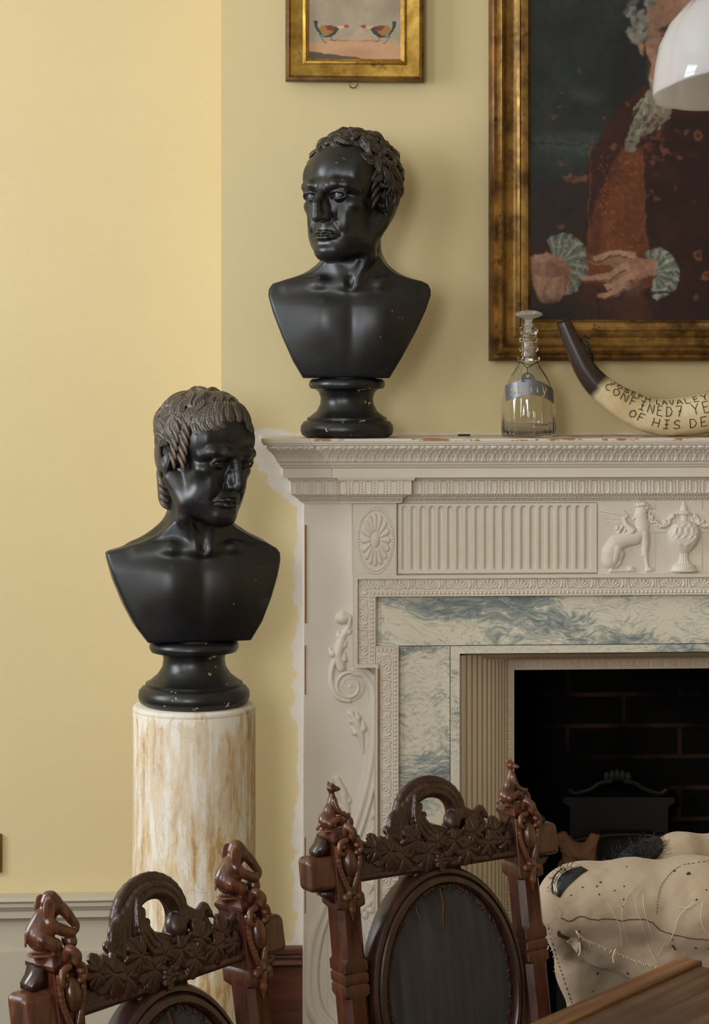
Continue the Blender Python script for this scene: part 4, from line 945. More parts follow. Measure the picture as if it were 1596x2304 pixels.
def hair_wavy(H):
    H.ell((0, .024, .044), (.077, .089, .077), .004); H.ell((0, .042, .0), (.072, .064, .078), .01); H.ell((0, -.026, .084), (.056, .048, .024), .012); rs = np.random.RandomState(8)
    cr = np.array((.018, .045, .115)); cr = cr/np.linalg.norm(cr); ax1 = np.cross(cr, (1, 0, 0)); ax1 /= np.linalg.norm(ax1); ax2 = np.cross(cr, ax1)
    for ring, (ph, n, L, wd, lf) in enumerate([(118, 24, .045, .020, .004), (98, 30, .055, .021, .0055), (76, 30, .060, .022, .007), (54, 25, .062, .022, .008), (32, 16, .062, .022, .0085), (10, 6, .055, .020, .0045)]):
        for k in range(n):
            a = 2*math.pi*(k+.5*(ring % 2)+.3*rs.rand())/n; p_ = math.radians(ph+rs.normal()*3); d = cr*math.cos(p_)+(ax1*math.cos(a)+ax2*math.sin(a))*math.sin(p_); x, y, z = scalp(d)[0]
            fl = d-cr*d.dot(cr); fl = fl/np.linalg.norm(fl); fl = fl if ph > 15 else np.array((-.5, -1, 0)); e = scalp(d+fl*L/.085)[0]
            if e[2] < .058 and e[1] < -.026: continue
            if e[2] < .0 and e[1] < .004: continue
            if e[2] < -.082: continue
            lock(H, d, fl+np.array((-.25, 0, 0)), L, rs.choice([-1, 1])*(.6+.6*rs.rand()), lf+.0035*rs.rand(), wd, 5, 14, .0033, k+ring*50, .30, wav=rs.choice([-1, 1])*(4.5+1.5*rs.rand()))
    curl = lambda *a: tress(H, *a)
    for k, (x0, dx) in enumerate(((0, -.5), (-.010, -.7), (.009, .5), (.016, .8), (-.018, -.8))):
        p = np.array((x0, -.050, .110))-np.array((0, .016, .036)); lock(H, p/np.linalg.norm(p), (dx, -1.2, -.3), .048, -1.2 if dx > 0 else 1.2, .0170, .016, 4, 14, .0036, 970+k, .35, wav=2.5*(1 if k % 2 else -1))
    for s in (-1, 1):                # fringe sweeping sideways off the parting, turning up at the tips
        for k in range(7):
            p = np.array((s*(.004+.007*k), -.058+.004*k, .108-.0035*k))-np.array((0, .016, .036)); lock(H, p/np.linalg.norm(p), (s*1.0+.1, -1.1+.08*k, -.2), .062, -s*(.9+.3*rs.rand()), .0165-.0012*k, .020, 5, 14, .0036, 900+k+s, .35, wav=s*(3.2+rs.rand()))
        for k in range(4):
            p = np.array((s*(.030+.009*k), -.060+.008*k, .088-.008*k))-np.array((0, .016, .036)); lock(H, p/np.linalg.norm(p), (s*.9, -.8, -.9), .040, -s*3.0, .014, .016, 4, 12, .0036, 950+k+s, .35)
        for k in range(5):           # hanging tresses before the ears
            z = .050-k*.0155; q = rs.rand()*.004
            curl([(s*.064, -.006, z+.020), (s*.075, -.020-q, z+.010), (s*.0745, -.030-q, z-.002), (s*.069, -.0275-q, z-.012), (s*.071, -.018, z-.013)], .0038, .0052, (0, .75, .35))
            curl([(s*.070, .012, z+.018), (s*.080, -.004, z+.008), (s*.079, -.012, z-.004), (s*.074, -.008, z-.012)], .0038, .0052, (0, .75, .35))
        for k in range(4):
            z = -.058-.013*k; curl([(s*.045, .055, z+.03), (s*(.060-.003*k), .050, z+.012), (s*(.066-.004*k), .036, z), (s*(.056-.003*k), .030, z-.006), (s*(.054-.003*k), .040, z-.006)], .0066, .006, (0, .3, .8))
            curl([(s*.015, .085, z+.02), (s*.024, .084-.004*k, z), (s*.012, .078-.004*k, z-.009)], .007, .006, (.6, 0, .6))
UO = [(-.0865, .117), (.084, .117), (.108, .157), (.134, .205), (.155, .250), (.1655, .280), (.1655, .292), (.160, .303), (.148, .309), (.125, .314), (.10, .322), (.08, .334), (.06, .35), (-.03, .35), (-.050, .338), (-.072, .327), (-.10, .318), (-.130, .309), (-.147, .304), (-.1545, .293), (-.1555, .280), (-.146, .247), (-.126, .195), (-.106, .150)]
SOC1 = [(.080, 0), (.0895, .005), (.0925, .014), (.0915, .023), (.086, .031), (.079, .034), (.079, .039), (.074, .041), (.060, .052), (.053, .066), (.052, .078), (.056, .090), (.062, .095), (.073, .097), (.0755, .104), (.0745, .110), (.070, .115), (.056, .1165), (.055, .1185)]
yb_ = -.135
make_bust('portrait_bust', 'black painted plaster bust of a man with short curly hair, on the white mantelpiece shelf', (W(781, 984, yb_).x, yb_, ZS), -YAW, (.0065, -.012, .4735), R(-33), R(2), 0, UO,
    dict(base=(.010, .004, .315), r0=.060, r1=.050, notch=(.006, -.050, .300)), SOC1, dict(sc=1.06, lip=.72, bridge=.0065, browworn=True, gaze=-.001), hair_curly, ('bust_black', 'bust_hair'))
# pedestal and its bust
YP = -.27; sp = F_PX/4.0; pc = W(437, 1590, YP); zp = W(437, 1584, YP).z
UL = [(-.0925, .124), (.103, .124), (.125, .160), (.143, .205), (.156, .245), (.163, .275), (.163, .288), (.156, .297), (.135, .308), (.105, .322), (.08, .336), (.06, .35), (-.03, .35), (-.05, .340), (-.075, .325), (-.105, .312), (-.135, .303), (-.163, .296), (-.169, .292), (-.167, .280), (-.155, .240), (-.135, .192), (-.115, .154)]
SOC2 = [(.094, 0), (.1035, .006), (.1065, .016), (.1050, .027), (.099, .034), (.0925, .037), (.0925, .042), (.086, .045), (.070, .058), (.0605, .073), (.0585, .088), (.0615, .098), (.068, .1005), (.082, .1015), (.0855, .109), (.0845, .116), (.079, .1215), (.060, .1225), (.058, .1255)]
make_bust('portrait_bust', 'black painted plaster bust of a man with wavy dust-worn hair, on the tall round pedestal', (pc.x, YP, zp), R(12)-YAW, (.018, -.016, .4755), R(30), R(9), R(3), UL,
    dict(base=(.006, .004, .318), r0=.057, r1=.050, notch=(.010, -.052, .299)), SOC2, dict(sc=1.02, lip=.88, bridge=-.001, gaze=.0015, brow=-.0015, hairlabel='wavy carved hair with pale dust worn into the ridges'), hair_wavy, ('bust_black', 'bust_hair_worn'))
root = empty('pedestal', (pc.x, YP, 0), -YAW, label='tall round pedestal with flaking cream paint carrying the wavy-haired bust', cat='pedestal')
rp = .1170
mb = MB(); mb.lathe([(.001, .06), (rp+.02, .06), (rp+.02, .085), (rp+.006, .10), (rp, .115), (rp, zp-.012), (rp-.0008, zp-.0105), (rp, zp-.009), (rp-.001, zp-.003), (rp-.004, zp), (.001, zp)], 128); mb.build('shaft', M['pedestal'], root, smooth=True, ang=50)
MB().box(-.15, .15, -.15, .15, 0, .06, .004).build('plinth', M['pedestal'], root)
# ================================================================== PAINTED CANVASES
class Paint:
    def __init__(s, u0, u1, v0, v1, st, bg):
        s.us = np.arange(u0, u1+st, st); s.vs = np.arange(v0, v1+st, st); s.U, s.V = np.meshgrid(s.us, s.vs)
        s.c = np.zeros(s.U.shape+(3,)); s.c[:] = np.array(lin(bg)[:3])
    def lay(s, m, col): s.c = s.c*(1-m[..., None])+np.array(lin(col)[:3])*m[..., None]
    def ell(s, c, r, col, soft=.15, rot=0, a=1):
        u = s.U-c[0]; v = s.V-c[1]; cr, sr = math.cos(rot), math.sin(rot); u, v = u*cr+v*sr, -u*sr+v*cr
        s.lay(a*(1-sst(1-soft, 1+soft, np.hypot(u/r[0], v/r[1]))), col)
    def poly(s, pts, col, soft=2., a=1, warp=0):
        pts = np.array(pts, np.float32); m = soft*2+4; b = (s.us > pts[:, 0].min()-m) & (s.us < pts[:, 0].max()+m); q = (s.vs > pts[:, 1].min()-m) & (s.vs < pts[:, 1].max()+m)
        ix = np.ix_(q, b); U, V = s.U[ix], s.V[ix]
        if warp: U = U+(vnoise(U*.1, V*.1, 5)-.5)*warp; V = V+(vnoise(U*.1+9, V*.1, 6)-.5)*warp
        d = poly_sdf(U, V, pts); k = a*(1-sst(-soft, soft, d)); s.c[ix] = s.c[ix]*(1-k[..., None])+np.array(lin(col)[:3])*k[..., None]
    def line(s, pts, r, col, soft=.5, a=1):
        rr = r if hasattr(r, '__len__') else [r]*len(pts); h = stroke(s.U, s.V, pts, [q*1.2 for q in rr]); s.lay(a*np.clip(h/(max(rr)*soft+1e-6), 0, 1), col)
    def grade(s, k, g=1.0): s.c = (s.c**g)*k
    def mott(s, sc, amt, seed=1):
        n = vnoise(s.U*sc, s.V*sc, seed, 5)-.5; s.c *= np.exp(n*amt)[..., None]
    def warp(s, a=5., f=.03, seed=31):
        dy = (vnoise(s.U*f, s.V*f, seed, 4)-.5)*a*2/(s.us[1]-s.us[0]); dx = (vnoise(s.U*f+50, s.V*f, seed+1, 4)-.5)*a*2/(s.us[1]-s.us[0]); n, m_ = s.U.shape
        iy = np.clip(np.arange(n)[:, None]+dy, 0, n-1).astype(int); ix = np.clip(np.arange(m_)[None, :]+dx, 0, m_-1).astype(int); s.c = s.c[iy, ix]
    def blur(s, k=1):
        for _ in range(k): c = s.c; s.c = (c+np.roll(c, 1, 0)+np.roll(c, -1, 0)+np.roll(c, 1, 1)+np.roll(c, -1, 1))/5
    def build(s, name, Y, parent, tilt=0):
        P_ = np.stack([MX(s.U, Y), np.full(s.U.shape, Y), MZ(s.V, Y)], -1); me = rawmesh(name, P_.reshape(-1, 3), gridquads(*s.U.shape)[:, ::-1])
        at = me.color_attributes.new('Col', 'FLOAT_COLOR', 'POINT'); c = np.concatenate([np.clip(s.c, 0, 1), np.ones(s.U.shape+(1,))], -1)
        at.data.foreach_set('color', c.reshape(-1).astype(np.float32)); return off(link(name, me, M['painting'], parent, smooth=False))
def frame_loop(uo0, uo1, vo0, vo1, prof, Y, name, mat, parent, **k):
    """prof: (inset px, height m) from the outer back edge to the inner edge"""
    mb = MB(); V = []; n = len(prof)
    cor = []
    for ins_, h in prof:
        yy = Y-h; cor.append([(MX(uo0+ins_, Y), yy, MZ(vo1-ins_, Y)), (MX(uo1-ins_, Y), yy, MZ(vo1-ins_, Y)), (MX(uo1-ins_, Y), yy, MZ(vo0+ins_, Y)), (MX(uo0+ins_, Y), yy, MZ(vo0+ins_, Y))])
    for side in range(4):
        a = [c[side] for c in cor]; b = [c[(side+1) % 4] for c in cor]; V = []
        for t in (0, 1): V += (a if t == 0 else b)
        mb.add(V, [(i, i+1, n+i+1, n+i) for i in range(n-1)])
    return off(mb.build(name, M[mat], parent, smooth=True, ang=38, **k))
# small picture of two running birds
Y1 = -.012
pic = empty('framed_picture', (W(797, 60, 0).x, -.0, W(797, 187, 0).z), label='small gilt framed picture of two facing birds hanging above the short-haired bust', cat='picture')
frame_loop(643, 953, -216, 187, [(0, .0), (0, .014), (2, .020), (7, .022), (10, .018), (11, .021), (38, .010), (40, .012), (44, .013), (48, .009), (52, .005)], Y1, 'picture_frame', 'gilt_small', pic)
frame_loop(642.5, 953.5, -216.5, 187.5, [(0, .0), (0, .0142), (2, .0204), (7.5, .0224), (9.5, .0185)], Y1, 'frame_edge', 'gilt_edge', pic)
c = Paint(690, 906, -168, 139, 1.1, (168, 152, 130)); c.mott(.02, .55, 3)
c.ell((760, -60), (50, 70), (150, 132, 112), .6, a=.6); c.ell((880, 15), (40, 30), (142, 128, 110), .6, a=.5)
c.poly([(690, 100), (740, 92), (800, 86), (860, 92), (910, 100), (910, 150), (690, 150)], (196, 152, 116), 5, warp=8); c.ell((800, 122), (40, 12), (170, 124, 92), .7, a=.6)
c.poly([(690, 118), (740, 123), (800, 130), (830, 137), (830, 150), (690, 150)], (84, 76, 60), 1.5, warp=2)
for sx, cx in ((1, 742), (-1, 855)):
    X = lambda x: cx+sx*x
    c.ell((X(22), 93), (30, 2), (140, 100, 74), .5, a=.6)
    c.line([(X(-22), 82), (X(-13), 97), (X(-8), 98)], .8, (96, 80, 62)); c.line([(X(-2), 84), (X(5), 93), (X(12), 94)], .8, (96, 80, 62))
    c.poly([(X(-38), 50), (X(-28), 49), (X(-27), 66), (X(-20), 80), (X(-30), 72)], (44, 64, 60), .8)
    c.poly([(X(-28), 68), (X(-16), 60), (X(2), 58), (X(16), 62), (X(22), 66), (X(14), 78), (X(2), 85), (X(-16), 86), (X(-24), 80)], (60, 58, 52), .8)
    c.poly([(X(-27), 66), (X(-14), 60), (X(4), 59), (X(12), 62), (X(6), 74), (X(-6), 82), (X(-20), 76)], (164, 112, 56), .8); c.poly([(X(-12), 60), (X(4), 59), (X(14), 63), (X(6), 72), (X(-4), 70)], (118, 56, 36), 1.5)
    c.poly([(X(14), 62), (X(28), 60), (X(34), 60), (X(34), 63), (X(22), 67)], (206, 180, 130), .8); c.ell((X(36), 61), (5, 3.6), (186, 66, 44), .15); c.ell((X(40.5), 61), (2.5, 1.5), (70, 60, 50), .2)
    c.line([(X(-20), 80), (X(-14), 84)], 1.5, (110, 130, 130)); c.line([(X(-17), 77), (X(-10), 83)], 1, (120, 140, 140))
c.warp(1.6, .1); c.mott(.15, .14, 5); c.build('canvas', Y1-.003, pic)
mb = MB(); pr = [W(795+9*math.cos(a), 189+9*math.sin(a), -.018) for a in np.linspace(0, 2*math.pi, 20)]; mb.tube(pr, .0012, 6, False); off(mb.build('hanging_ring', M['brass'], pic, smooth=True))
# large damaged portrait
Y2 = -.02
lp = empty('framed_portrait', (W(1539, 400, 0).x, 0, W(1539, 812, 0).z), label='large gilt framed damaged oil portrait of a sitter in a red coat with lace cuffs', cat='painting')
UR = 2*1545-1100
pf = [(0, .0), (0, .020), (2, .026), (8, .030), (14, .027), (17, .033), (24, .040), (29, .036), (32, .028), (42, .020), (52, .019), (60, .024), (66, .026), (70, .020), (76, .021), (86, .018), (90, .010), (93, .006)]
frame_loop(1100, UR, -800, 812, pf, Y2, 'picture_frame', 'gilt_large', lp)
frame_loop(1099.5, UR+.5, -800.5, 812.5, pf[:4], Y2, 'frame_edge', 'gilt_edge', lp)
c = Paint(1188, 1902, -720, 726, 1.5, (50, 56, 56)); c.mott(.012, .7, 2); 
c.ell((1290, 100), (90, 150), (40, 52, 60), .7, a=.6); c.ell((1300, 320), (110, 26), (84, 98, 96), .6, a=.7); c.ell((1250, 350), (60, 20), (70, 84, 84), .6, a=.5); c.ell((1310, 210), (40, 16), (66, 80, 80), .7, a=.6)
c.ell((1430, 130), (60, 110), (24, 24, 26), .6, a=.7)
c.poly([(1462, 185), (1400, 225), (1360, 280), (1335, 330), (1310, 400), (1240, 420), (1194, 460), (1190, 730), (1905, 730), (1905, 480), (1840, 330), (1740, 235), (1600, 190)], (74, 30, 26), 4, warp=6)
c.poly([(1500, 260), (1600, 240), (1760, 300), (1860, 420), (1880, 730), (1440, 730), (1450, 420)], (58, 26, 26), 12, a=.8, warp=14)
c.poly([(1190, 420), (1300, 380), (1330, 430), (1300, 520), (1190, 560)], (54, 44, 50), 14, a=.8, warp=10)
c.poly([(1395, 330), (1450, 330), (1448, 440), (1452, 560), (1470, 640), (1370, 660), (1300, 640), (1320, 520), (1350, 430), (1370, 380)], (120, 58, 30), 4, warp=4); c.poly([(1400, 340), (1442, 330), (1446, 450), (1458, 560), (1390, 580), (1340, 570), (1372, 430)], (142, 74, 34), 7, a=.9, warp=6)
rs = np.random.RandomState(4)
for k in range(240):
    x = 1350+rs.rand()*100; y = 345+rs.rand()*215; 
    if rs.rand() < .35+.65*abs(((x-1350)/100)-.6): c.line([(x, y), (x+rs.normal()*3, y+2+rs.rand()*3)], .75, (186, 122, 58), a=.75)
c.poly([(1290, 560), (1370, 575), (1380, 600), (1350, 620), (1290, 610)], (150, 74, 40), 3, warp=3); c.line([(1285, 572), (1340, 590), (1372, 590)], 1.2, (196, 130, 74))
c.poly([(1300, 640), (1440, 640), (1470, 730), (1300, 730)], (88, 42, 28), 6); c.line([(1345, 650), (1346, 726)], 2, (40, 26, 24)); c.line([(1330, 300), (1322, 540)], 1.2, (150, 84, 44), a=.7); c.line([(1443, 340), (1455, 560)], 1.1, (170, 100, 50), a=.7); c.line([(1300, 560), (1370, 330)], 1.4, (40, 24, 22), a=.7)
# wig, face, stock
c.poly([(1440, -60), (1500, -80), (1560, -60), (1590, 0), (1560, 120), (1500, 200), (1468, 180), (1452, 100), (1455, 20)], (196, 140, 112), 3, warp=3); c.ell((1475, 80), (18, 80), (170, 128, 108), .7, a=.7); c.ell((1560, 60), (40, 60), (206, 146, 116), .6, a=.8)
for k in range(70):
    x = 1405+rs.rand()*52; y = -60+rs.rand()*150; x += (y < 10)*10
    if x > 1405+abs(y-40)*.1: c.ell((x, y), (9, 7), [(150, 146, 136), (176, 172, 160), (112, 110, 106)][k % 3], .4, rs.rand()*3, .8)
c.ell((1443, 100), (6, 16), (176, 122, 96), .3); c.ell((1500, 55), (18, 5), (92, 62, 50), .5, -.25); c.ell((1502, 72), (12, 4), (90, 66, 54), .4); c.ell((1503, 72), (4, 3.5), (40, 30, 28), .3); c.line([(1492, 64), (1512, 60)], 1.5, (110, 74, 58)); c.ell((1540, 150), (20, 6), (156, 74, 62), .4)
c.poly([(1462, 165), (1500, 205), (1540, 215), (1500, 225), (1465, 200)], (186, 168, 138), 2)
c.poly([(1455, 205), (1472, 196), (1510, 215), (1508, 250), (1495, 270), (1470, 290), (1440, 305), (1424, 342), (1403, 338), (1412, 300), (1425, 262)], (148, 142, 122), 1.5, warp=7)
for k in range(46):
    x = 1425+rs.rand()*75; y = 212+rs.rand()*80
    if abs((x-1425)*.9+(y-290)) < 55: c.line([(x, y), (x-6+rs.normal()*3, y+14+rs.normal()*3)], 1.5, [(182, 176, 152), (108, 100, 86), (196, 190, 166)][k % 3], a=.65)
for k in range(90):   # embroidery and flaking on the coat
    x = 1460+rs.normal()*32; y = 320+rs.normal()*34
    if x > 1448: c.ell((x, y), (4+rs.rand()*4, 3+rs.rand()*3), [(126, 60, 56), (146, 82, 72), (90, 40, 38)][k % 3], .3, rs.rand()*3, .75)
for (x, y, a, b) in ((1250, 255, 13, 6), (1245, 262, 6, 4), (1412, 230, 8, 6), (1300, 400, 22, 8), (1280, 395, 14, 10), (1315, 396, 8, 10), (1300, 155, 5, 6), (1262, 205, 3, 3), (1262, 238, 3, 3), (1450, 440, 14, 6), (1478, 445, 10, 5), (1466, 428, 6, 4), (1262, 365, 9, 6), (1562, 668, 13, 6), (1258, 508, 14, 8), (1380, 325, 9, 8), (1230, 322, 5, 8), (1560, 450, 6, 3), (1358, 262, 5, 4)):
    c.poly([(x+a*.85*(1+1.1*(rs.rand()-.5))*math.cos(t), y+b*.8*(1+1.1*(rs.rand()-.5))*math.sin(t)) for t in np.linspace(0, 6.28, 13)[:-1]], (140, 88, 64), 1.6, .7, warp=8)
# cuffs and hands
for cx, cy, rx, ry, a0, a1 in ((1268, 590, 46, 62, -2.2, 1.5), (1478, 612, 42, 52, -2.1, 1.6)):
    for k in range(26):
        a = a0+(a1-a0)*k/25.; p0 = (cx+rx*.25*math.cos(a)-6, cy+ry*.25*math.sin(a)); p1 = (cx+rx*math.cos(a), cy+ry*math.sin(a))
        c.line([p0, p1], [4, 7], [(128, 136, 120), (170, 174, 156), (96, 102, 92)][k % 3], a=.85)
    for k in range(60): a = a0+(a1-a0)*rs.rand(); q = .6+.4*rs.rand(); c.ell((cx+rx*q*math.cos(a), cy+ry*q*math.sin(a)), (1.6, 1.4), (204, 204, 186), .3, 0, .7)
sk = (186, 132, 104); sd = (128, 84, 66); hl = (206, 154, 124)
c.poly([(1194, 575), (1230, 566), (1262, 572), (1284, 600), (1284, 630), (1268, 660), (1240, 672), (1208, 676), (1196, 640)], sk, 2.5, warp=3); c.poly([(1194, 574), (1232, 562), (1244, 572), (1236, 588), (1196, 586)], hl, 2)
c.poly([(1240, 590), (1280, 605), (1270, 640), (1245, 640), (1226, 615)], (158, 110, 88), 5)
for k in range(4): c.line([(1218+k*15, 630-(k==0)*4), (1214+k*15, 655), (1220+k*12, 672)], [8, 8.5, 6], [hl, sk, hl, sk][k]); c.line([(1226+k*15, 634), (1222+k*15, 664)], 1.2, sd)
c.ell((1234, 650), (4, 3), (220, 180, 156), .3); c.ell((1246, 644), (4, 3), (220, 180, 156), .3)
c.poly([(1440, 578), (1475, 580), (1478, 616), (1440, 622)], sk, 3); c.poly([(1380, 570), (1412, 564), (1440, 580), (1450, 610), (1430, 640), (1392, 640), (1365, 625), (1350, 615), (1380, 600), (1370, 590), (1338, 586), (1340, 576)], sk, 2.5, warp=2)
for pts in ([(1405, 600), (1360, 622), (1312, 628)], [(1418, 572), (1378, 568), (1342, 578)], [(1420, 620), (1390, 638), (1368, 640)], [(1410, 640), (1380, 654), (1355, 662)]): c.line(pts, [8, 8, 6], hl); c.line([(x, y+7) for x, y in pts], 1.6, sd)
c.ell((1352, 664), (12, 6), sk, .2); c.ell((1430, 640), (26, 16), (120, 76, 60), .5, -.5, .7); c.ell((1387, 668), (5, 5), (60, 56, 60), .3)
for (x, y) in ((1568, 570), (1590, 618), (1570, 300)): c.ell((x, y), (9, 12), (150, 92, 62), .3); c.ell((x, y), (5, 7), (96, 52, 40), .3)
c.ell((1230, 700), (60, 30), (28, 28, 32), .5, a=.8); c.ell((1310, 700), (50, 26), (30, 26, 30), .6, a=.5)
c.line([(1188, 318), (1300, 322), (1420, 316), (1600, 322)], 1.1, (24, 18, 18), a=.7); c.line([(1450, 658), (1500, 656), (1520, 660)], 2.2, (40, 24, 22), a=.9)
c.warp(7, .035); c.warp(2.5, .2, 40); c.blur(1); c.mott(.018, .9, 11); c.mott(.09, .7, 7); c.mott(.4, .3, 8); lum = c.c.mean(-1, keepdims=True); c.c = c.c*.85+lum*.15; c.grade(.62, 1.06); c.build('canvas', Y2-.004, lp)
# ================================================================== DECANTER, LABEL, POWDER HORN
Yd = -.14; dz = W(1190, 981, Yd); s_d = (F_PX/4.13)
dec = empty('decanter', (dz.x, Yd, ZS), label='clear glass ringed decanter with mushroom stopper standing on the mantelpiece', cat='decanter')
q = 1/s_d
prof = [(58, 1), (60.5, 4), (61.5, 12), (61.5, 60), (60.5, 84), (57, 102), (50, 122), (41, 138), (30, 154), (22, 166), (19.5, 171), (24.5, 173), (25.5, 177), (24.5, 181), (19, 183), (18.5, 194), (22, 196), (22.8, 199), (22, 202), (18.5, 204), (18, 215), (21, 217), (22, 220), (21, 223), (17.5, 226), (17.5, 232), (21, 240), (26, 244), (26.5, 246.5), (25, 248)]
inner = [(9, 248), (9.5, 232), (13, 215), (14, 190), (15.5, 172), (25, 156), (37, 138), (47, 122), (54.5, 102), (58, 84), (59, 60), (59, 14), (54, 8), (.01, 8)]
flu = lambda a, r, z: 1+.008*math.cos(22*a)*(1 if (r > 50*q and z < 68*q) else 0)*min(1, max(0, (70*q-z)/(12*q)))
mb = MB(); mb.lathe([(.00001, .0)]+[(r*q, z*q) for r, z in prof+inner], 132, mod=flu); mb.build('bottle', M['glass'], dec, smooth=True, ang=50)
mb = MB(); mb.lathe([(.00001, 236*q)]+[(r*q, z*q) for r, z in ((6.5, 236), (7.5, 249), (10.5, 252), (8, 258), (8.5, 263), (12, 268), (22, 271), (31, 275.5), (31.8, 278), (28, 282), (18, 285.5), (8, 287.5), (.01, 288))], 72, mod=lambda a, r, z: 1+.02*math.cos(24*a)*(r > 14*q)); mb.build('stopper', M['cutglass'], dec, smooth=True, ang=50)
GL = {'s': [[(.8, .85), (.55, 1), (.25, .85), (.35, .6), (.7, .4), (.75, .15), (.4, 0), (.1, .18)]], 'h': [[(.15, 1.7), (.2, 0)], [(.2, .75), (.5, 1), (.75, .75), (.78, 0)], [(.05, 0), (.35, 0)], [(.62, 0), (.92, 0)]], 'e': [[(.15, .55), (.85, .6), (.75, .92), (.45, 1), (.18, .75), (.15, .3), (.4, 0), (.85, .18)]],
 'r': [[(.25, 1), (.28, 0)], [(.26, .65), (.5, .98), (.8, .9)], [(.1, 0), (.48, 0)], [(.08, .95), (.26, 1)]], 'y': [[(.1, 1), (.5, .1)], [(.95, 1), (.5, .1), (.3, -.45), (.0, -.45)], [(0, 1), (.3, 1)], [(.75, 1), (1., 1)]],
 'A': [[(0, 0), (.45, 1), (.9, 0)], [(.2, .4), (.75, .4)]], 'C': [[(.85, .85), (.45, 1), (.1, .6), (.12, .25), (.5, 0), (.9, .18)]], 'D': [[(.1, 0), (.1, 1), (.6, .9), (.85, .5), (.6, .08), (.1, 0)]], 'E': [[(.8, 1), (.15, 1), (.15, 0), (.85, 0)], [(.15, .5), (.65, .52)]], 'F': [[(.85, 1), (.15, 1), (.15, 0)], [(.15, .52), (.65, .55)]],
 'G': [[(.85, .85), (.45, 1), (.1, .6), (.15, .2), (.5, 0), (.85, .15), (.85, .45), (.55, .45)]], 'H': [[(.1, 1), (.12, 0)], [(.85, 1), (.85, 0)], [(.1, .5), (.85, .5)]], 'I': [[(.5, 1), (.5, 0)], [(.2, 1), (.8, 1)], [(.2, 0), (.8, 0)], [(.3, .5), (.7, .5)]], 'J': [[(.7, 1), (.7, .2), (.4, 0), (.1, .2)]], 'L': [[(.15, 1), (.15, 0), (.8, 0)]],
 'N': [[(.1, 0), (.1, 1), (.85, 0), (.85, 1)]], 'O': [[(.5, 1), (.12, .7), (.12, .3), (.5, 0), (.88, .3), (.88, .7), (.5, 1)]], 'P': [[(.15, 0), (.15, 1), (.7, .95), (.75, .6), (.15, .48)]], 'R': [[(.15, 0), (.15, 1), (.7, .95), (.75, .6), (.15, .48), (.85, 0)]], 'S': [[(.85, .85), (.5, 1), (.15, .8), (.3, .55), (.75, .42), (.85, .15), (.45, 0), (.1, .15)]],
 'T': [[(.5, 0), (.5, 1)], [(.05, 1), (.95, 1)]], 'V': [[(.05, 1), (.45, 0), (.9, 1)]], 'Y': [[(.05, 1), (.45, .5)], [(.9, 1), (.45, .5), (.45, 0)]], '7': [[(.1, 1), (.85, 1), (.35, 0)], [(.35, .5), (.75, .5)]], ' ': []}
def dec_r(z): return float(np.interp(z, [p[1] for p in prof][:11], [p[0] for p in prof][:11]))
lab = empty('decanter_label', (dz.x, Yd, ZS), label='grey metal bottle label reading sherry hung around the decanter neck', cat='label')
mb = MB(); V = []; na = 40
def labp(t, e, outr=2.2):   # t -1..1 around, e 0 bottom..1 top, in px
    a = t*1.06; x = 54*t-1; up = 18*(1-t*t); z0 = 78+up-3*t; z1 = 112+up-4*t; z = z0+(z1-z0)*e
    r = max(dec_r(z), 52)+outr; xx = x; yy = -math.sqrt(max(r*r-xx*xx, 30)); return Vector((xx*q, yy*q, z*q))
for i in range(na+1):
    t = -1+2*i/na; V += [labp(t, 0), labp(t, 1), labp(t, 1, 1.0), labp(t, 0, 1.0)]
mb.add(V, [(i*4+j, i*4+(j+1) % 4, i*4+4+(j+1) % 4, i*4+4+j) for i in range(na) for j in range(4)]+[(0, 1, 2, 3), tuple(na*4+j for j in range(4))])
mb.build('plate', M['pewter'], lab, smooth=True, ang=40)
mb = MB(); V = []; 
tp = lambda a, rr: (-8+15*rr*math.cos(a), 128+16*rr*max(0, math.sin(a)))
poly = [(-24, 125)]+[(-8+15.5*math.cos(a), 133+13*math.sin(a)) for a in np.linspace(math.pi, 0, 12)]+[(8, 126)]
def tabp(x, z, o): r = max(dec_r(z), 24 if z > 140 else 30)+o; f = max(0, (z-125)/20); y = -(52+o-f*16); return (x*q, y*q, z*q)
n = len(poly); mb.add([tabp(x, z, 2.2) for x, z in poly]+[tabp(x, z, .8) for x, z in poly], [tuple(range(n)), tuple(range(2*n-1, n-1, -1))]+[(i, i+1, i+n+1, i+n) for i in range(n-1)]); mb.build('tab', M['pewter'], lab)
mb = MB(); mb.tube([tabp(-8+2.6*math.cos(a), 138+2.6*math.sin(a), 2.6) for a in np.linspace(0, 6.283, 13)], 1.5*q, 5); mb.build('hole', M['cutout'], lab)
mb = MB(); ring = [(Vector((24*math.cos(a), 24*math.sin(a), 169+(-6*max(0, -math.sin(a))**6)))*q) for a in np.linspace(0, 2*math.pi, 41)]; mb.tube(ring, .9*q, 6, False); mb.tube([Vector((-20, -16, 169))*q, Vector((-8, -32, 157))*q, Vector(tabp(-8, 140, 3))], .9*q, 6); mb.tube([Vector((14, -24, 169))*q, Vector((-2, -32, 159))*q, Vector((-8, -34, 157))*q], .9*q, 6); mb.build('chain', M['iron'], lab)
mb = MB(); txt = 'sherry'; x = -.86
for ch in txt:
    wch = .235
    for st in GL[ch]:
        st = smooth_path(st, 4) if len(st) > 3 else st
        mb.tube([labp(x+p[0]*wch*.92, .25+p[1]*.42, 2.5) for p in st], [1.3*q]*len(st), 5)
    x += wch*1.10
mb.build('lettering', M['cutout'], lab, label='cut-out letters reading sherry')
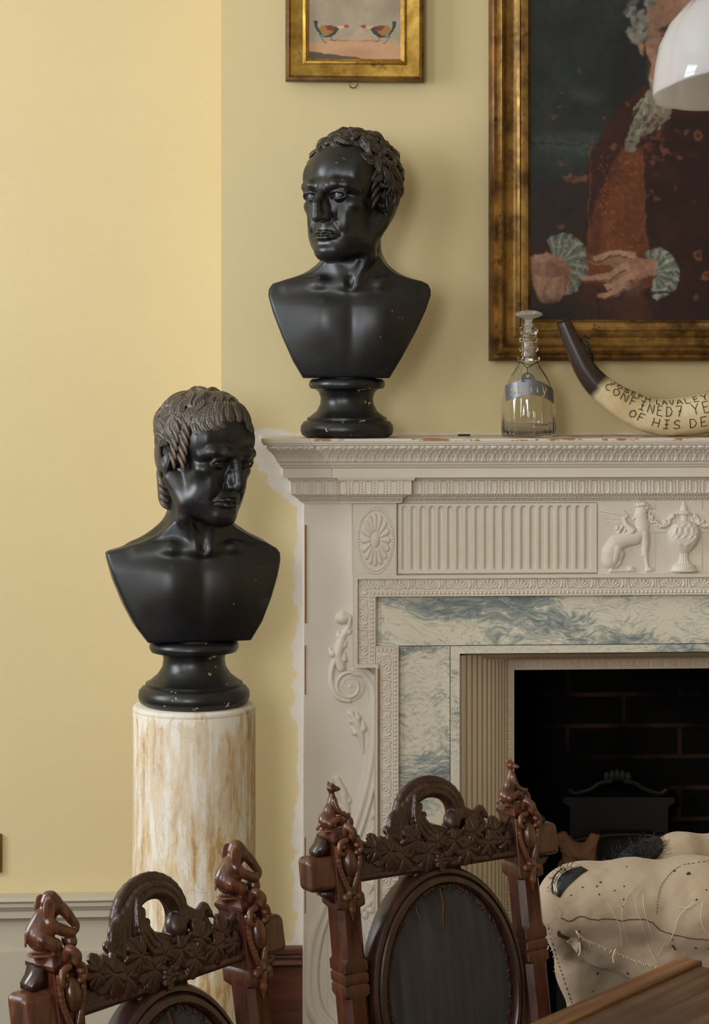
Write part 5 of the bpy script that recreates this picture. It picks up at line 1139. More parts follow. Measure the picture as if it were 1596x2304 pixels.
# horn
Yh = -.15
hp = smooth_path([(1267, 722), (1290, 775), (1320, 835), (1356, 876), (1416, 915), (1483, 938), (1560, 934), (1640, 912), (1720, 868), (1780, 800)], 8)
hr = np.interp(np.linspace(0, 9, len(hp)), range(10), [15.5, 20.5, 25.5, 30, 37, 42, 45.5, 49, 52, 54])
H3 = [W(u, v, Yh) for u, v in hp]; qh = 4.12/F_PX; NH = 40
horn = empty('powder_horn', (H3[50].x, Yh, ZS), label='large curved cow horn with dark tip and scratched inscription lying on the mantelpiece', cat='horn')
low = min((p.z-r*qh) for p, r in zip(H3, hr)); H3 = [Vector((p.x, p.y, p.z-(low-ZS-.001))) for p in H3]
HP = []
def hornpt(s, th, o=0):
    s = min(max(s, 0), len(H3)-1.001); i = int(s); f = s-i; p = H3[i].lerp(H3[i+1], f); t = (H3[min(i+2, len(H3)-1)]-H3[max(i-1, 0)]).normalized(); nr = Vector((-t.z, 0, t.x)); r = (hr[i]*(1-f)+hr[i+1]*f)*qh+o
    return p+nr*math.cos(th)*r+Vector((0, -1, 0))*math.sin(th)*r     # th=0 upper edge, pi/2 towards the room
V = []; al = []
for i in range(len(H3)):
    for k in range(NH): V.append(hornpt(i, 2*math.pi*k/NH)); al.append(i/(len(H3)-1.))
Fs = gridquads(len(H3), NH, 0, True); n0 = len(V)
for k in range(NH): V.append(hornpt(0, 2*math.pi*k/NH, -.004)); al.append(0)
for k in range(NH): V.append(hornpt(3, 2*math.pi*k/NH, -.006)); al.append(0)
e1 = [(k, (k+1) % NH, n0+(k+1) % NH, n0+k) for k in range(NH)]; e2 = [(n0+k, n0+(k+1) % NH, n0+NH+(k+1) % NH, n0+NH+k) for k in range(NH)]
me = bpy.data.meshes.new('horn_body'); me.from_pydata([tuple(p) for p in V], [], [tuple(map(int, f)) for f in Fs]+e1+e2+[tuple(range(n0+NH, n0+2*NH)), tuple(range(n0-NH, n0))])
at = me.attributes.new('along', 'FLOAT', 'POINT'); at.data.foreach_set('value', np.array(al, np.float32)); off(link('horn_body', me, M['horn'], horn))
mb = MB()
def hwrite(txt, s0, th0, ds, dth, wob=.03):
    s = s0
    for i, ch in enumerate(txt):
        for st in GL[ch]:
            pts = []
            for a, b in zip(st[:-1], st[1:]):
                for t in np.linspace(0, 1, 5)[:-1]: pts.append((a[0]+(b[0]-a[0])*t, a[1]+(b[1]-a[1])*t))
            pts.append(st[-1]); mb.tube([hornpt(s+p[0]*ds*.8, th0-(p[1]-.5)*dth+rnd.uniform(-wob, wob)*.25, .0002) for p in pts], .0009, 4)
        s += ds*(.55 if ch == ' ' else 1)
hwrite('JOSEPH LAVALEY AGENT', 24.2, .66, 2.05, .40); hwrite('CONFINED7 YEARS IN', 23.5, 1.24, 2.45, .56); hwrite('OF HIS DEAR', 32.0, 1.95, 2.3, .50)
off(mb.build('inscription', M['ink'], horn, label='scratched dark hand lettering')); 
mb = MB(); mb.tube([hornpt(7, 5.6, .001), hornpt(8, .3, .004), hornpt(10, .25, .006), hornpt(13, .2, .005), hornpt(15, 6., .001)], [.0015, .003, .0035, .003, .0015], 8); mb.tube([hornpt(8, .3, .004), hornpt(7.4, .1, .010), hornpt(8.6, .0, .016)], [.0025, .002, .001], 6); off(mb.build('leather_strap', M['hair'], horn, smooth=True, label='dark leather strap remnant'))
# small dark clip left on the shelf
MB().box(-.012, .012, -.008, .008, 0, .004, .001).build('plastic_clip', M['rubber'], label='tiny flat black plastic piece lying on the shelf left of the decanter', cat='clip').location = (W(1047, 980, -.10).x, -.08, ZS)
# brass plate at the far left of the recess wall
o = MB().box(-.04, .0, -.010, 0, -.042, .042, .002).build('wall_plate', M['brass'], label='small brass plate on the yellow wall at the far left edge', cat='plate'); o.location = (W(4.5, 1918, RY1).x, RY1, W(4, 1918, RY1).z)
# ================================================================== PENDANT LAMP
pl = empty('pendant_lamp', Cc(1772, 185, 2.6), 0, label='white lobed opal glass pendant lamp shade in the top right foreground', cat='lamp')
rq = 2.6/F_PX; Rr = 298*rq
mb = MB(); pr = [(1.0, 0.0), (1.005, .02), (1.0, .08), (.97, .22), (.92, .38), (.83, .53), (.69, .665), (.51, .76), (.32, .815), (.2, .84), (.19, .90), (.175, .90), (.18, .825), (.31, .795), (.50, .74), (.675, .645), (.815, .515), (.905, .37), (.955, .215), (.985, .08), (.988, .01), (1.0, 0.0)]
mb.lathe([(r*Rr, z*Rr) for r, z in pr], 144, mod=lambda a, r, z: 1+.022*(abs(math.cos(6*a))**.6-.5)*min(1, r/Rr*1.3)*(r > .25*Rr)); sh = mb.build('lamp_shade', M['opal'], pl, smooth=True)
mb = MB(); mb.lathe([(.001, .84*Rr), (.21*Rr, .84*Rr), (.22*Rr, .9*Rr), (.2*Rr, .96*Rr), (.08*Rr, 1.02*Rr), (.05*Rr, 1.1*Rr), (.001, 1.1*Rr)], 48); mb.build('gallery', M['brass'], pl, smooth=True, ang=40)
MB().lathe([(.001, 1.0*Rr), (.004, 1.0*Rr), (.004, RZ1-pl.location.z), (.001, RZ1-pl.location.z)], 12).build('cord', M['rubber'], pl)
pl.rotation_euler = (0, 0, 0); sh.rotation_euler = (R(-4), R(-6), 0)
mb = MB(); mb.lathe([(.001, .3*Rr), (.1*Rr, .32*Rr), (.16*Rr, .42*Rr), (.15*Rr, .55*Rr), (.08*Rr, .7*Rr), (.07*Rr, .86*Rr), (.001, .86*Rr)], 32); mb.build('bulb', M['opal'], pl, smooth=True)
# ================================================================== CARVED CHAIRS
def leaf(F, c, a, s_, y=-.014):
    """five-lobed vine leaf lying on the rail face; a = direction of its tip"""
    ca, sa = math.cos(a), math.sin(a)
    def f(X, Y, Z):
        u = (X-c[0])*ca+(Z-c[1])*sa; v = -(X-c[0])*sa+(Z-c[1])*ca; u = u+s_*.25; ph = np.arctan2(v, u); rho = np.hypot(u, v)
        lobe = np.abs(np.cos(2.5*ph)); R_ = s_*(.50+.42*lobe**.5+.06*np.abs(np.cos(12*ph)))*(1-.18*np.abs(ph)/3.14)*(1-.5*sst(2.1, 3.0, np.abs(ph)))
        vein = np.exp(-(np.sin(np.clip(np.mod(ph+.628, 1.2566)-.628, -1, 1))*rho/.0011)**2)
        q = rho/s_; y0 = y+.0065*q**2-.0022*np.sin(np.clip(lobe, 0, 1)*3.14)*q; t = .0030-.0014*vein
        return np.maximum((rho-R_)*.75, np.abs(Y-y0)-t)
    F.fn((c[0]-s_*1.3, y-.006, c[1]-s_*1.3), (c[0]+s_*1.3, y+.012, c[1]+s_*1.3), f, .0008)
def crest():
    F = Field((-.150, -.036, -.02), (.150, .030, .165), .0012)
    F.box((0, 0, .022), (.146, .0125, .021), .004)                                  # rail
    F.box((0, -.008, .006), (.146, .0075, .004), .002); F.fn((-.15, -.03, .0), (.15, .03, .09), lambda X, Y, Z: np.maximum(np.abs(Y)-.012, Z-(.044+.012*np.exp(-(X/.05)**2)+.008*np.cos(X*42)**2))*.7+0*X, .004)
    F.fn((-.15, -.03, -.02), (.15, .03, .01), lambda X, Y, Z: (-(Z+.0))+0*X+0*Y, .002, 's') if False else None
    c = (.0, .083)                                                                  # looped strapwork
    for r0, rad, y in ((.0555, .0060, .0), (.0465, .0055, -.007), (.038, .0052, -.009), (.0325, .0042, -.004), (.050, .0085, .005), (.039, .0085, .004)):
        pts = [(c[0]+r0*1.10*math.cos(a), y, c[1]+r0*.94*math.sin(a)-.006) for a in np.linspace(-.9, math.pi+.9, 26)]; F.poly(pts, rad, .0010)
    for k in range(4):
        x = -.040-.009*k; F.poly(smooth_path([(x*.98, -.006, .105-.006*k), (x-.010, -.010, .080), (x-.014, -.010, .058-.002*k), (x-.016, -.006, .046)], 4), .0052, .0016)
        x = .046+.008*k; F.poly(smooth_path([(x, -.004, .095-.008*k), (x+.012, -.008, .070), (x+.024, -.008, .052)], 4), .0050, .0016)
    for k in range(3): F.poly(smooth_path([(-.030+.006*k, -.012, .110-.014*k), (-.036+.007*k, -.016, .075), (-.018+.012*k, -.016, .045), (.0+.014*k, -.013, .028)], 5), .0042, .0014)
    F.ell((.034, -.010, .066), (.014, .013, .015), .003); F.ell((.046, -.012, .074), (.009, .008, .010), .002)  # bud
    for k in range(16): a = k*2.4; F.ell((.000+.010*math.cos(a)*(k/16.)**.5, -.021, .012+.011*math.sin(a)*(k/16.)**.5), (.0032,)*3, .0008)
    rs = np.random.RandomState(2)
    for x, z, a, s_ in ((-.098, .034, 3.6, .034), (-.070, .022, 4.4, .033), (-.122, .046, 3.0, .026), (-.048, .046, 3.5, .030), (-.024, .020, 4.5, .033), (.032, .034, 5.3, .031), (.058, .020, 5.6, .031), (.070, .050, .5, .028), (.094, .024, 5.2, .028), (.112, .046, .3, .026), (-.004, .046, 1.8, .024), (.126, .024, 5.0, .020), (.012, .012, 5.0, .020)):
        leaf(F, (x, z), a, s_*.95, -.0165-.005*rs.rand())
    for s in (-1, 1): F.poly(smooth_path([(s*.070, -.012, .040), (s*.095, -.014, .050), (s*.120, -.012, .046), (s*.140, -.012, .058)], 4), .0035, .002)
    for pts in ([(-.060, -.010, .048), (-.085, -.008, .064), (-.078, -.01, .070)], [(.070, -.010, .060), (.088, -.008, .078), (.098, -.01, .066)]): F.poly(smooth_path(pts, 4), [.007, .006, .006, .005, .005, .005, .004, .004, .003], .003)
    return F.mesh('crest_rail')
def post_mb(s):
    """square post, chamfered below, with a block head; local z runs from 0 (floor)"""
    mb = MB(); h = .0215; zt = 1.066
    def ring(z, r, ch): return [(s*.166+x, y, z) for x, y in ((-r+ch, -r), (r-ch, -r), (r, -r+ch), (r, r-ch), (r-ch, r), (-r+ch, r), (-r, r-ch), (-r, -r+ch))]
    prof = [(.0, .018, .001), (.44, .020, .001), (.47, .020, .001), (.50, .020, .0075), (.60, .020, .008), (.612, .0205, .001), (.640, .0205, .001), (.650, .0200, .0085), (.84, .0200, .0085), (.845, .0205, .001), (.856, .0205, .001), (.859, .0195, .0045), (.862, .0205, .001), (.872, .0205, .001), (.875, .0195, .0045), (.878, .0205, .001), (.890, .0205, .001), (.896, .0205, .0085), (.965, .0205, .0085), (.970, .0232, .001), (.984, .0232, .001), (.989, .0205, .001), (1.000, .021, .001), (1.058, .0205, .001), (1.063, .0235, .001), (1.067, .0235, .001), (1.076, .0150, .001)]
    V = []; 
    for z, r, ch in prof: V += ring(z, r, ch)
    mb.add(V, [tuple(q) for q in gridquads(len(prof), 8, 0, True)]+[tuple(range(8)), tuple(range((len(prof)-1)*8, len(prof)*8))]); return mb
def post_carving(s):
    F = Field((s*.166-.028, -.044, .925), (s*.166+.028, -.008, 1.092), .0012); F.frame(None, (s*.166, 0, 0))
    F.ell((0.001, -.024, 1.032), (.0115, .011, .020), .002)
    for q in (-1, 1):
        F.poly(smooth_path([(q*.006, -.032, 1.066), (q*.016, -.031, 1.062), (q*.0185, -.030, 1.050), (q*.012, -.028, 1.046)], 4), .0038, .001); F.ell((q*.012, -.030, 1.057), (.004, .005, .004), .001)
        F.poly(smooth_path([(q*.018, -.026, 1.055), (q*.017, -.025, 1.030), (q*.009, -.024, 1.006), (q*.003, -.024, .992)], 4), [.004]*13, .0015)
        F.ell((q*.009, -.024, .984), (.007, .005, .006), .002)
    F.poly([(0, -.024, .99), (0, -.023, .965), (0, -.022, .950)], [.007, .005, .001], .003); F.ell((0, -.030, .984), (.0030, .004, .0030), .0006, 's')
    F.poly(smooth_path([(0, -.020, 1.072), (-.002, -.030, 1.084), (.004, -.036, 1.078), (.004, -.034, 1.070)], 4), .005, .002)
    return F.mesh('bracket_carving')
def elephant(rs=0, turn=0.):
    F = Field((-.036, -.030, -.004), (.046, .030, .074), .0009); F.frame(rotz(turn), (0, 0, 0)); E, P_ = F.ell, F.poly
    E((-.012, 0, .020), (.017, .015, .019), .006); E((-.004, 0, .034), (.014, .013, .016), .008); E((.007, 0, .052), (.0138, .0120, .0140), .004); E((.006, 0, .0625), (.0075, .009, .005), .004)
    P_(smooth_path([(.015, 0, .050), (.023, 0, .042), (.029, 0, .033), (.034, 0, .025), (.031, -.001, .019), (.025, -.001, .021)], 4), [.0070]*3+list(np.linspace(.0066, .0024, 18)), .002)
    for s in (-1, 1):
        E((-.002, s*.0122, .050), (.0080, .0024, .0125), .0010, rot=roty(.2)); E((.0005, s*.0142, .050), (.0045, .0014, .0085), .0008, 's')
        P_(smooth_path([(-.002, s*.010, .036), (.008, s*.011, .026), (.020, s*.008, .021), (.026, s*.006, .018)], 4), list(np.linspace(.0060, .0042, 13)), .003)
        P_([(-.014, s*.012, .018), (.0, s*.014, .010), (.004, s*.013, .001)], [.0095, .0075, .0058], .003); E((.0155, s*.0075, .054), (.0016, .0016, .0016), .0004, 's')
        P_([(.017, s*.006, .046), (.023, s*.0075, .038)], [.0018, .0010], .001); E((.006, s*.013, .0015), (.006, .005, .003), .002)
    P_([(-.028, 0, .024), (-.031, 0, .010)], [.002, .0015], .002)
    E((.024, 0, .009), (.009, .011, .0095), .002); E((-.004, 0, -.001), (.026, .015, .004), .002)
    return F.mesh('finial')
def monkey(look=0.):
    F = Field((-.030, -.028, -.004), (.038, .028, .074), .0008); E, P_ = F.ell, F.poly; F.frame(None, (-.002, 0, 0), 1.12)
    E((-.012, 0, .011), (.0115, .0105, .0115), .004); P_([(-.010, 0, .012), (-.005, 0, .024), (.000, 0, .035), (-.001, 0, .046)], [.0098, .0078, .0058, .0036], .003)
    F.frame(rotz(look), (-.0025, 0, .058), 1.12); E((0, 0, 0), (.0066, .0058, .0062), .002); E((.0065, 0, -.0018), (.0058, .0036, .0034), .002); E((.0110, 0, -.0024), (.0022, .0024, .0019), .001)
    for s in (-1, 1): E((-.0015, s*.0054, .0050), (.0022, .0016, .0028), .001); E((.0048, s*.0034, .0022), (.0010, .0010, .0010), .0004, 's')
    F.frame(None, (-.002, 0, 0), 1.12)
    for s in (-1, 1):
        P_(smooth_path([(-.001, s*.0060, .036), (.002, s*.0085, .025), (.010, s*.0078, .0175), (.020, s*.0055, .0165)], 4), list(np.linspace(.0032, .0021, 13)), .0012)
        P_(smooth_path([(-.012, s*.0085, .009), (.002, s*.0105, .0135), (.008, s*.0095, .005), (.014, s*.009, .001)], 4), list(np.linspace(.0052, .0024, 13)), .0012)
    P_(smooth_path([(-.021, 0, .008), (-.026, .003, .002), (-.020, .010, .000)], 4), .0020, .001); E((.021, 0, .006), (.0070, .008, .0085), .0015); E((-.002, 0, -.001), (.020, .011, .003), .002)
    return F.mesh('finial')
def tenon(s):
    F = Field((min(s*.180, s*.240), -.026, .98), (max(s*.180, s*.240), .026, 1.056), .0011); F.box((s*.205, 0, 1.018), (.026, .0175, .0240), .009, .001)
    for z in (1.004, 1.012, 1.020, 1.028): F.cap((s*.2325, -.02, z), (s*.2325, .02, z+.002), .0011, .0011, .001, 's')
    return F.mesh('tenon')
MESH = {}
def oval(a, b, n=72): return [(a*math.cos(t), b*math.sin(t)) for t in np.linspace(0, 2*math.pi, n, endpoint=False)]
def sweep_oval(prof, a, b, zc, n=96):
    """prof (inset, y) around an ellipse"""
    V = []
    for i in range(n):
        t = 2*math.pi*i/n
        for d, y in prof: V.append(((a-d)*math.cos(t), y, zc+(b-d)*math.sin(t)))
    m = len(prof); return MB().add(V, [tuple(q) for q in [(i*m+j, ((i+1) % n)*m+j, ((i+1) % n)*m+j+1, i*m+j+1) for i in range(n) for j in range(m-1)]])
ZR = 1.0; PA, PB, PZ = .140, .178, 1.0-.175
def rake(me):
    q = np.zeros(len(me.vertices)*3, np.float32); me.vertices.foreach_get('co', q); q = q.reshape(-1, 3); q[:, 1] += np.maximum(q[:, 2]-.45, 0)*.16; me.vertices.foreach_set('co', q.ravel()); me.update()
def chair(loc, rz, label, fin, finlab):
    root = empty('carved_chair', loc, rz, label=label, cat='chair', group=None)
    def part(name, key, maker, mat, parent=root, smooth=True, ang=None, lab=None, zoff=0):
        if key not in MESH:
            r = maker()
            if isinstance(r, MB): o = r.build(name, M[mat], parent, smooth=smooth, ang=ang); me = o.data
            else: me = r; o = link(name, me, M[mat], parent, smooth)
            if zoff: me.transform(Matrix.Translation((0, 0, zoff)))
            rake(me); MESH[key] = me
        else: o = bpy.data.objects.new(name, MESH[key]); COL.objects.link(o); o.parent = parent
        if lab: o['label'] = lab
        return o
    part('crest_rail', 'crest', crest, 'walnut_leaf', zoff=ZR, lab='crest rail carved with vine leaves and an open loop')
    for s in (-1, 1):
        p = part('post', 'post%d' % s, lambda: post_mb(s), 'walnut_red', ang=30); part('bracket_carving', 'bc%d' % s, lambda: post_carving(s), 'walnut_worn', parent=p)
        part('tenon', 'ten%d' % s, lambda: tenon(s), 'walnut_worn')
        part('bracket', 'brk%d' % s, lambda: MB().prism([(s*x, z) for x, z in ((.187, 1.066), (.199, 1.066), (.203, 1.058), (.212, 1.050), (.212, 1.043), (.187, 1.043))], -.010, .010), 'walnut')
        part('bracket', 'brb%d' % s, lambda: MB().prism([(s*x, z) for x, z in ((.187, .992), (.210, .992), (.203, .984), (.193, .978), (.187, .972))], -.012, .012), 'walnut')
        me = fin(s); me.transform(Matrix.Translation((s*.166-.002, 0, 1.077))); rake(me); link('finial', me, M['walnut_worn'], root, label=finlab)
    pan = part('cushion_frame', 'cf', lambda: sweep_oval([(0, .012), (0, -.012), (.003, -.018), (.008, -.020), (.010, -.016), (.013, -.022), (.020, -.024), (.023, -.019), (.024, -.010), (.026, .0), (.026, .012), (0, .012)], PA, PB, PZ), 'walnut', ang=40)
    def pad():
        mb = MB(); V = []; n = 72; rings = 10
        for i in range(rings+1):
            r = i/rings; 
            for x, z in oval((PA-.024)*r+1e-5, (PB-.024)*r+1e-5, n): V.append((x, -.008-.013*(1-r**3), PZ+z))
        mb.add(V, [tuple(q) for q in gridquads(rings+1, n, 0, True)]); return mb
    part('cushion', 'pad', pad, 'cloth_dark', lab='worn dark grey woven cushion')
    def back(): return MB().add([(x, .010, PZ+z) for x, z in oval(PA-.02, PB-.02, 48)], [tuple(range(48))])
    part('back_panel', 'bp', back, 'cloth_dark')
    def fr():
        mb = MB(); r2 = random.Random(5)
        for k in range(250):
            t = r2.uniform(0, 2*math.pi)
            if r2.random() > .35+.65*abs(math.sin(t+.5)): continue
            a, b = PA-.026, PB-.026; p = Vector((a*math.cos(t), -.0125, PZ+b*math.sin(t))); ii = Vector((-math.cos(t), 0, -math.sin(t))); L = r2.uniform(.003, .010); tg = Vector((-math.sin(t), 0, math.cos(t)))
            mb.tube([p, p+ii*L*.5+tg*r2.uniform(-.004, .004)+Vector((0, -.003, 0)), p+ii*L+tg*r2.uniform(-.006, .006)+Vector((0, -.0015, 0))], [.0011, .0010, .0006], 4)
        mb.tube([(-.004, -.016, PZ+PB-.030), (-.003, -.021, PZ+PB-.05), (-.008, -.0225, PZ+PB-.075), (-.007, -.023, PZ+PB-.088)], [.0020, .0018, .0014, .0007], 5)
        mb.tube([(-.048, -.016, PZ+PB-.048), (-.052, -.020, PZ+PB-.056), (-.046, -.021, PZ+PB-.064), (-.049, -.021, PZ+PB-.072)], [.0011, .0010, .0009, .0006], 5); return mb
    part('frayed_trim', 'fr', fr, 'braid', parent=root, lab='frayed orange brown braid around the cushion')
    def rails():
        mb = MB()
        mb.prism([(-.05, .975), (-.04, 1.004), (.04, 1.004), (.05, .975)], -.010, .010); return mb
    part('cushion_block', 'cb', rails, 'walnut'); part('lower_rail', 'lr', lambda: MB().box(-.148, .148, -.012, .012, .615, .655, .003), 'walnut')
    part('seat_rail', 'sr', lambda: MB().box(-.185, .185, -.40, -.0, .40, .45, .006), 'walnut'); part('seat', 'se', lambda: MB().box(-.18, .18, -.395, -.025, .449, .487, .018), 'seatcloth')
    for s in (-1, 1): part('leg', 'leg%d' % s, lambda: MB().lathe([(.001, 0), (.014, 0), (.018, .04), (.014, .08), (.022, .2), (.020, .34), (.026, .36), (.026, .40), (.001, .40)], 20, (s*.16, -.375, 0)), 'walnut', ang=40)
    return root
def place_chair(pl, pr, zr, **k):
    """pl, pr: where the lower edge of the rail meets the inner sides of the posts"""
    h = EYE-zr; dl = h*F_PX/(pl[1]-HOR); A = Cc(pl[0], pl[1], dl); ang = None; h2 = h*F_PX/(pr[1]-HOR); B = Cc(pr[0], pr[1], h2)
    d = B-A; rz = math.atan2(d.y, d.x); mid = (A+B)/2; oy = (ZR-.45)*.16
    loc = (mid.x+math.sin(rz)*oy-.012*math.sin(rz)*-1, mid.y-math.cos(rz)*oy, zr-ZR)
    return chair(loc, rz, **k), (A, B, rz)
c1, i1 = place_chair((795, 1979), (1133, 1925), 1.0, label='dark carved wooden chair with monkey finials standing before the fireplace', fin=lambda s: monkey(-.1 if s < 0 else -1.0), finlab='carved crouching monkey finial')
c2, i2 = place_chair((142, 2285), (517, 2157), 1.0, label='dark carved wooden chair with elephant finials in front of the round pedestal', fin=lambda s: elephant(0, -.35), finlab='carved seated elephant finial')
print('CHAIRS', i1, i2)
# ================================================================== TABLE
TZ = .80
def tpt(px, py): d = (EYE-TZ)*F_PX/(py-HOR); return Cc(px, py, d)
a = tpt(1168, 2312); b = tpt(1500, 2166); u = (b-a).normalized(); nn = Vector((u.y, -u.x, 0))      # nn: towards the right front
tb = empty('plank_table', (a.x, a.y, 0), math.atan2(u.y, u.x), label='worn brown plank table with raised edge board in the bottom right corner', cat='table')
MB().box(-.75, .46, -1.0, -.040, TZ-.032, TZ-.006, .002).build('tabletop', M['table'], tb)
MB().box(-.76, .47, -.040, .0, TZ-.034, TZ, .002).build('edge_board', M['table_edge'], tb, label='lighter raised edge board')
for x in (-.68, .40):
    for y in (-.92, -.58): MB().box(x-.03, x+.03, y-.03, y+.03, 0, TZ-.032, .003).build('leg', M['table'], tb)
MB().box(-.65, .37, -.60, -.56, .66, TZ-.032, .002).build('apron', M['table'], tb); MB().box(-.65, .37, -.94, -.90, .66, TZ-.032, .002).build('apron', M['table'], tb)
# ================================================================== STRIPPED ARMCHAIR
DA = 3.50
def ap(px, py, d=DA): return np.array(Cc(px, py, d))
arm = empty('stripped_armchair', Cc(1480, 2250, DA+.2)*1, 0, label='armchair stripped to torn cream calico and horsehair behind the plank table', cat='armchair')
arm.location.z = 0
F = Field(ap(1190, 2700, DA)-np.array((.04, .25, .12)), ap(1960, 1850, DA)+np.array((.1, .62, .04)), .0045)
q = DA/F_PX
F.poly([ap(1288, 2035), ap(1330, 2032), ap(1420, 2030), ap(1560, 2042), ap(1700, 2060), ap(1900, 2080)], [78*q, 86*q, 92*q, 108*q, 118*q, 122*q], .02)      # rolled arm
F.ell(ap(1290, 2030), (66*q, .055, 80*q), .02); F.ell(ap(1262, 2045), (38*q, .05, 72*q), .02)
F.poly([ap(1300, 2100), ap(1360, 2118), ap(1480, 2155), ap(1600, 2185), ap(1750, 2200)], [36*q, 48*q, 62*q, 76*q, 80*q], .03)
F.poly([ap(1550, 1968, DA+.16), ap(1640, 1962, DA+.16), ap(1900, 1965, DA+.16)], [88*q, 88*q, 88*q], .02); F.ell(ap(1530, 1955, DA+.15), (74*q, .08, 80*q), .03)    # second roll behind
F.poly([ap(1272, 2090, DA+.03), ap(1300, 2190, DA+.04), ap(1335, 2300, DA+.05), ap(1360, 2700, DA+.06)], [42*q, 40*q, 38*q, 40*q], .03)      # front upright
F.box(ap(1600, 2480, DA+.12), (.20, .030, .26), .02, .03); F.box(ap(1430, 2310, DA+.05), (.105, .016, .15), .012, .03)
me = F.mesh('calico_cover'); q3 = np.zeros(len(me.vertices)*3, np.float32); me.vertices.foreach_get('co', q3); q3 = q3.reshape(-1, 3)
wr = (vnoise(q3[:, 0]*22, q3[:, 2]*22+q3[:, 1]*9, 12, 4)-.5); q3[:, 1] += wr*.010; q3[:, 2] += (vnoise(q3[:, 0]*30+7, q3[:, 1]*30, 13, 3)-.5)*.006; me.vertices.foreach_set('co', q3.ravel()); me.update()
off(link('calico_cover', me, M['calico'], arm))
bm_t = None
from mathutils.bvhtree import BVHTree
Vv = [Vector(p) for p in q3]; bv = BVHTree.FromPolygons(Vv, [tuple(p.vertices) for p in me.polygons])
CP_ = Vector((0, CAMY, EYE))
def onarm(px, py, lift=.001):
    d = (Cc(px, py, 3)-CP_).normalized(); h = bv.ray_cast(CP_, d); return (h[0]-d*lift) if h[0] else None
def arm_line(mb, pts, r, lift=.0012, n=5, jit=0.):
    out = []
    for p in pts:
        h = onarm(p[0]+rnd.uniform(-jit, jit), p[1]+rnd.uniform(-jit, jit), lift)
        if h: out.append(h)
    if len(out) > 1: mb.tube(out, r, n)
mb = MB()
for k in range(24):       # tacking stitches of the vertical seam and long torn seam
    pass
def stitches(mb, pts, seg, r):
    pts = smooth_path(pts, 24)
    for i in range(0, len(pts)-2, 4): arm_line(mb, pts[i:i+3], r, .001, 4)
stitches(mb, [(1532, 1948), (1512, 1962), (1490, 1990), (1482, 2020), (1478, 2058)], 0, .0008)
stitches(mb, [(1232, 2080), (1250, 2145), (1268, 2200), (1288, 2260)], 0, .0008); stitches(mb, [(1540, 1945), (1600, 1936)], 0, .0008)
off(mb.build('stitching', M['stitch'], arm, label='brown stitching along the seams', kind='stuff'))
mb = MB()
for pts, w_ in ((smooth_path([(1262, 2066), (1285, 2072), (1305, 2062), (1340, 2070), (1375, 2068), (1400, 2072), (1440, 2068), (1470, 2078), (1488, 2094), (1520, 2104), (1560, 2112), (1596, 2114), (1640, 2118)], 5), .0008),):
    arm_line(mb, pts, w_, .0005, 6, 1.2)
for x, y, rx in ((1262, 2100, 9), (1268, 2104, 8), (1276, 2108, 7), (1550, 1968, 6), (1518, 1961, 3.5), (1352, 1986, 3), (1344, 1995, 3), (1286, 2015, 2.6), (1349, 2013, 2.6), (1405, 1995, 2.4), (1569, 2026, 4), (1516, 2128, 5), (1520, 2134, 4), (1566, 2132, 3.5), (1404, 2024, 2.4), (1403, 2040, 2.8), (1304, 2095, 3.5), (1344, 2190, 4), (1414, 2189, 4), (1562, 2178, 4), (1524, 2180, 3.5), (1384, 2004, 2.2), (1595, 2134, 3), (1335, 2230, 2)):
    h = onarm(x, y, -.0005)
    if h: mb.ball(h, (rx*.00068, .0012, rx*.00078), 5)
off(mb.build('tears', M['tear'], arm, label='dark worn holes and torn seam'))
mb = MB()
hem = smooth_path([(1296, 2098), (1320, 2118), (1350, 2130), (1390, 2148), (1430, 2165), (1480, 2180), (1530, 2196), (1560, 2204)], 10)
for i, p in enumerate(hem):
    h = onarm(p[0], p[1]-4, .001)
    if h: e = h+Vector((rnd.uniform(-.004, .004), -.002, -.001-rnd.random()*.005)); mb.tube([h, (h+e)/2+Vector((rnd.uniform(-.002, .002), -.002, 0)), e], [.0010, .0007, .0004], 4)
for pts in ([(1362, 2020), (1378, 2050), (1395, 2085), (1400, 2130)], [(1430, 1992), (1410, 2020), (1400, 2060), (1412, 2120)], [(1442, 1998), (1430, 2030), (1445, 2080), (1460, 2130), (1478, 2165)], [(1448, 2010), (1450, 2045), (1470, 2110)], [(1575, 2022), (1550, 2042), (1525, 2040)], [(1560, 2030), (1530, 2060), (1516, 2100), (1500, 2130)], [(1505, 2108), (1490, 2135), (1480, 2150)], [(1372, 2002), (1382, 2004)], [(1250, 2040), (1262, 2052), (1258, 2062)], [(1582, 2030), (1578, 2070), (1590, 2100)], [(1255, 2150), (1275, 2165), (1298, 2174)]):
    arm_line(mb, smooth_path(pts, 6), .00045, .002, 4)
for pts in ([(1235, 2128), (1232, 2140), (1228, 2145)], [(1386, 2135), (1380, 2150), (1381, 2166)], [(1305, 2120), (1306, 2140), (1302, 2150)]): mb.tube([Cc(x, y, DA-.09) for x, y in smooth_path(pts, 4)], .0010, 4)
for i in range(60):
    x = 1236-4*math.sin(i)+i*.35; y = 2075+i*3.2; h = onarm(x, y, .0005)
    if h: mb.tube([h, h+Vector((rnd.uniform(-.004, .001), -.002, rnd.uniform(-.004, .002)))], [.0007, .0004], 4)
off(mb.build('loose_threads', M['thread'], arm, kind='stuff'))
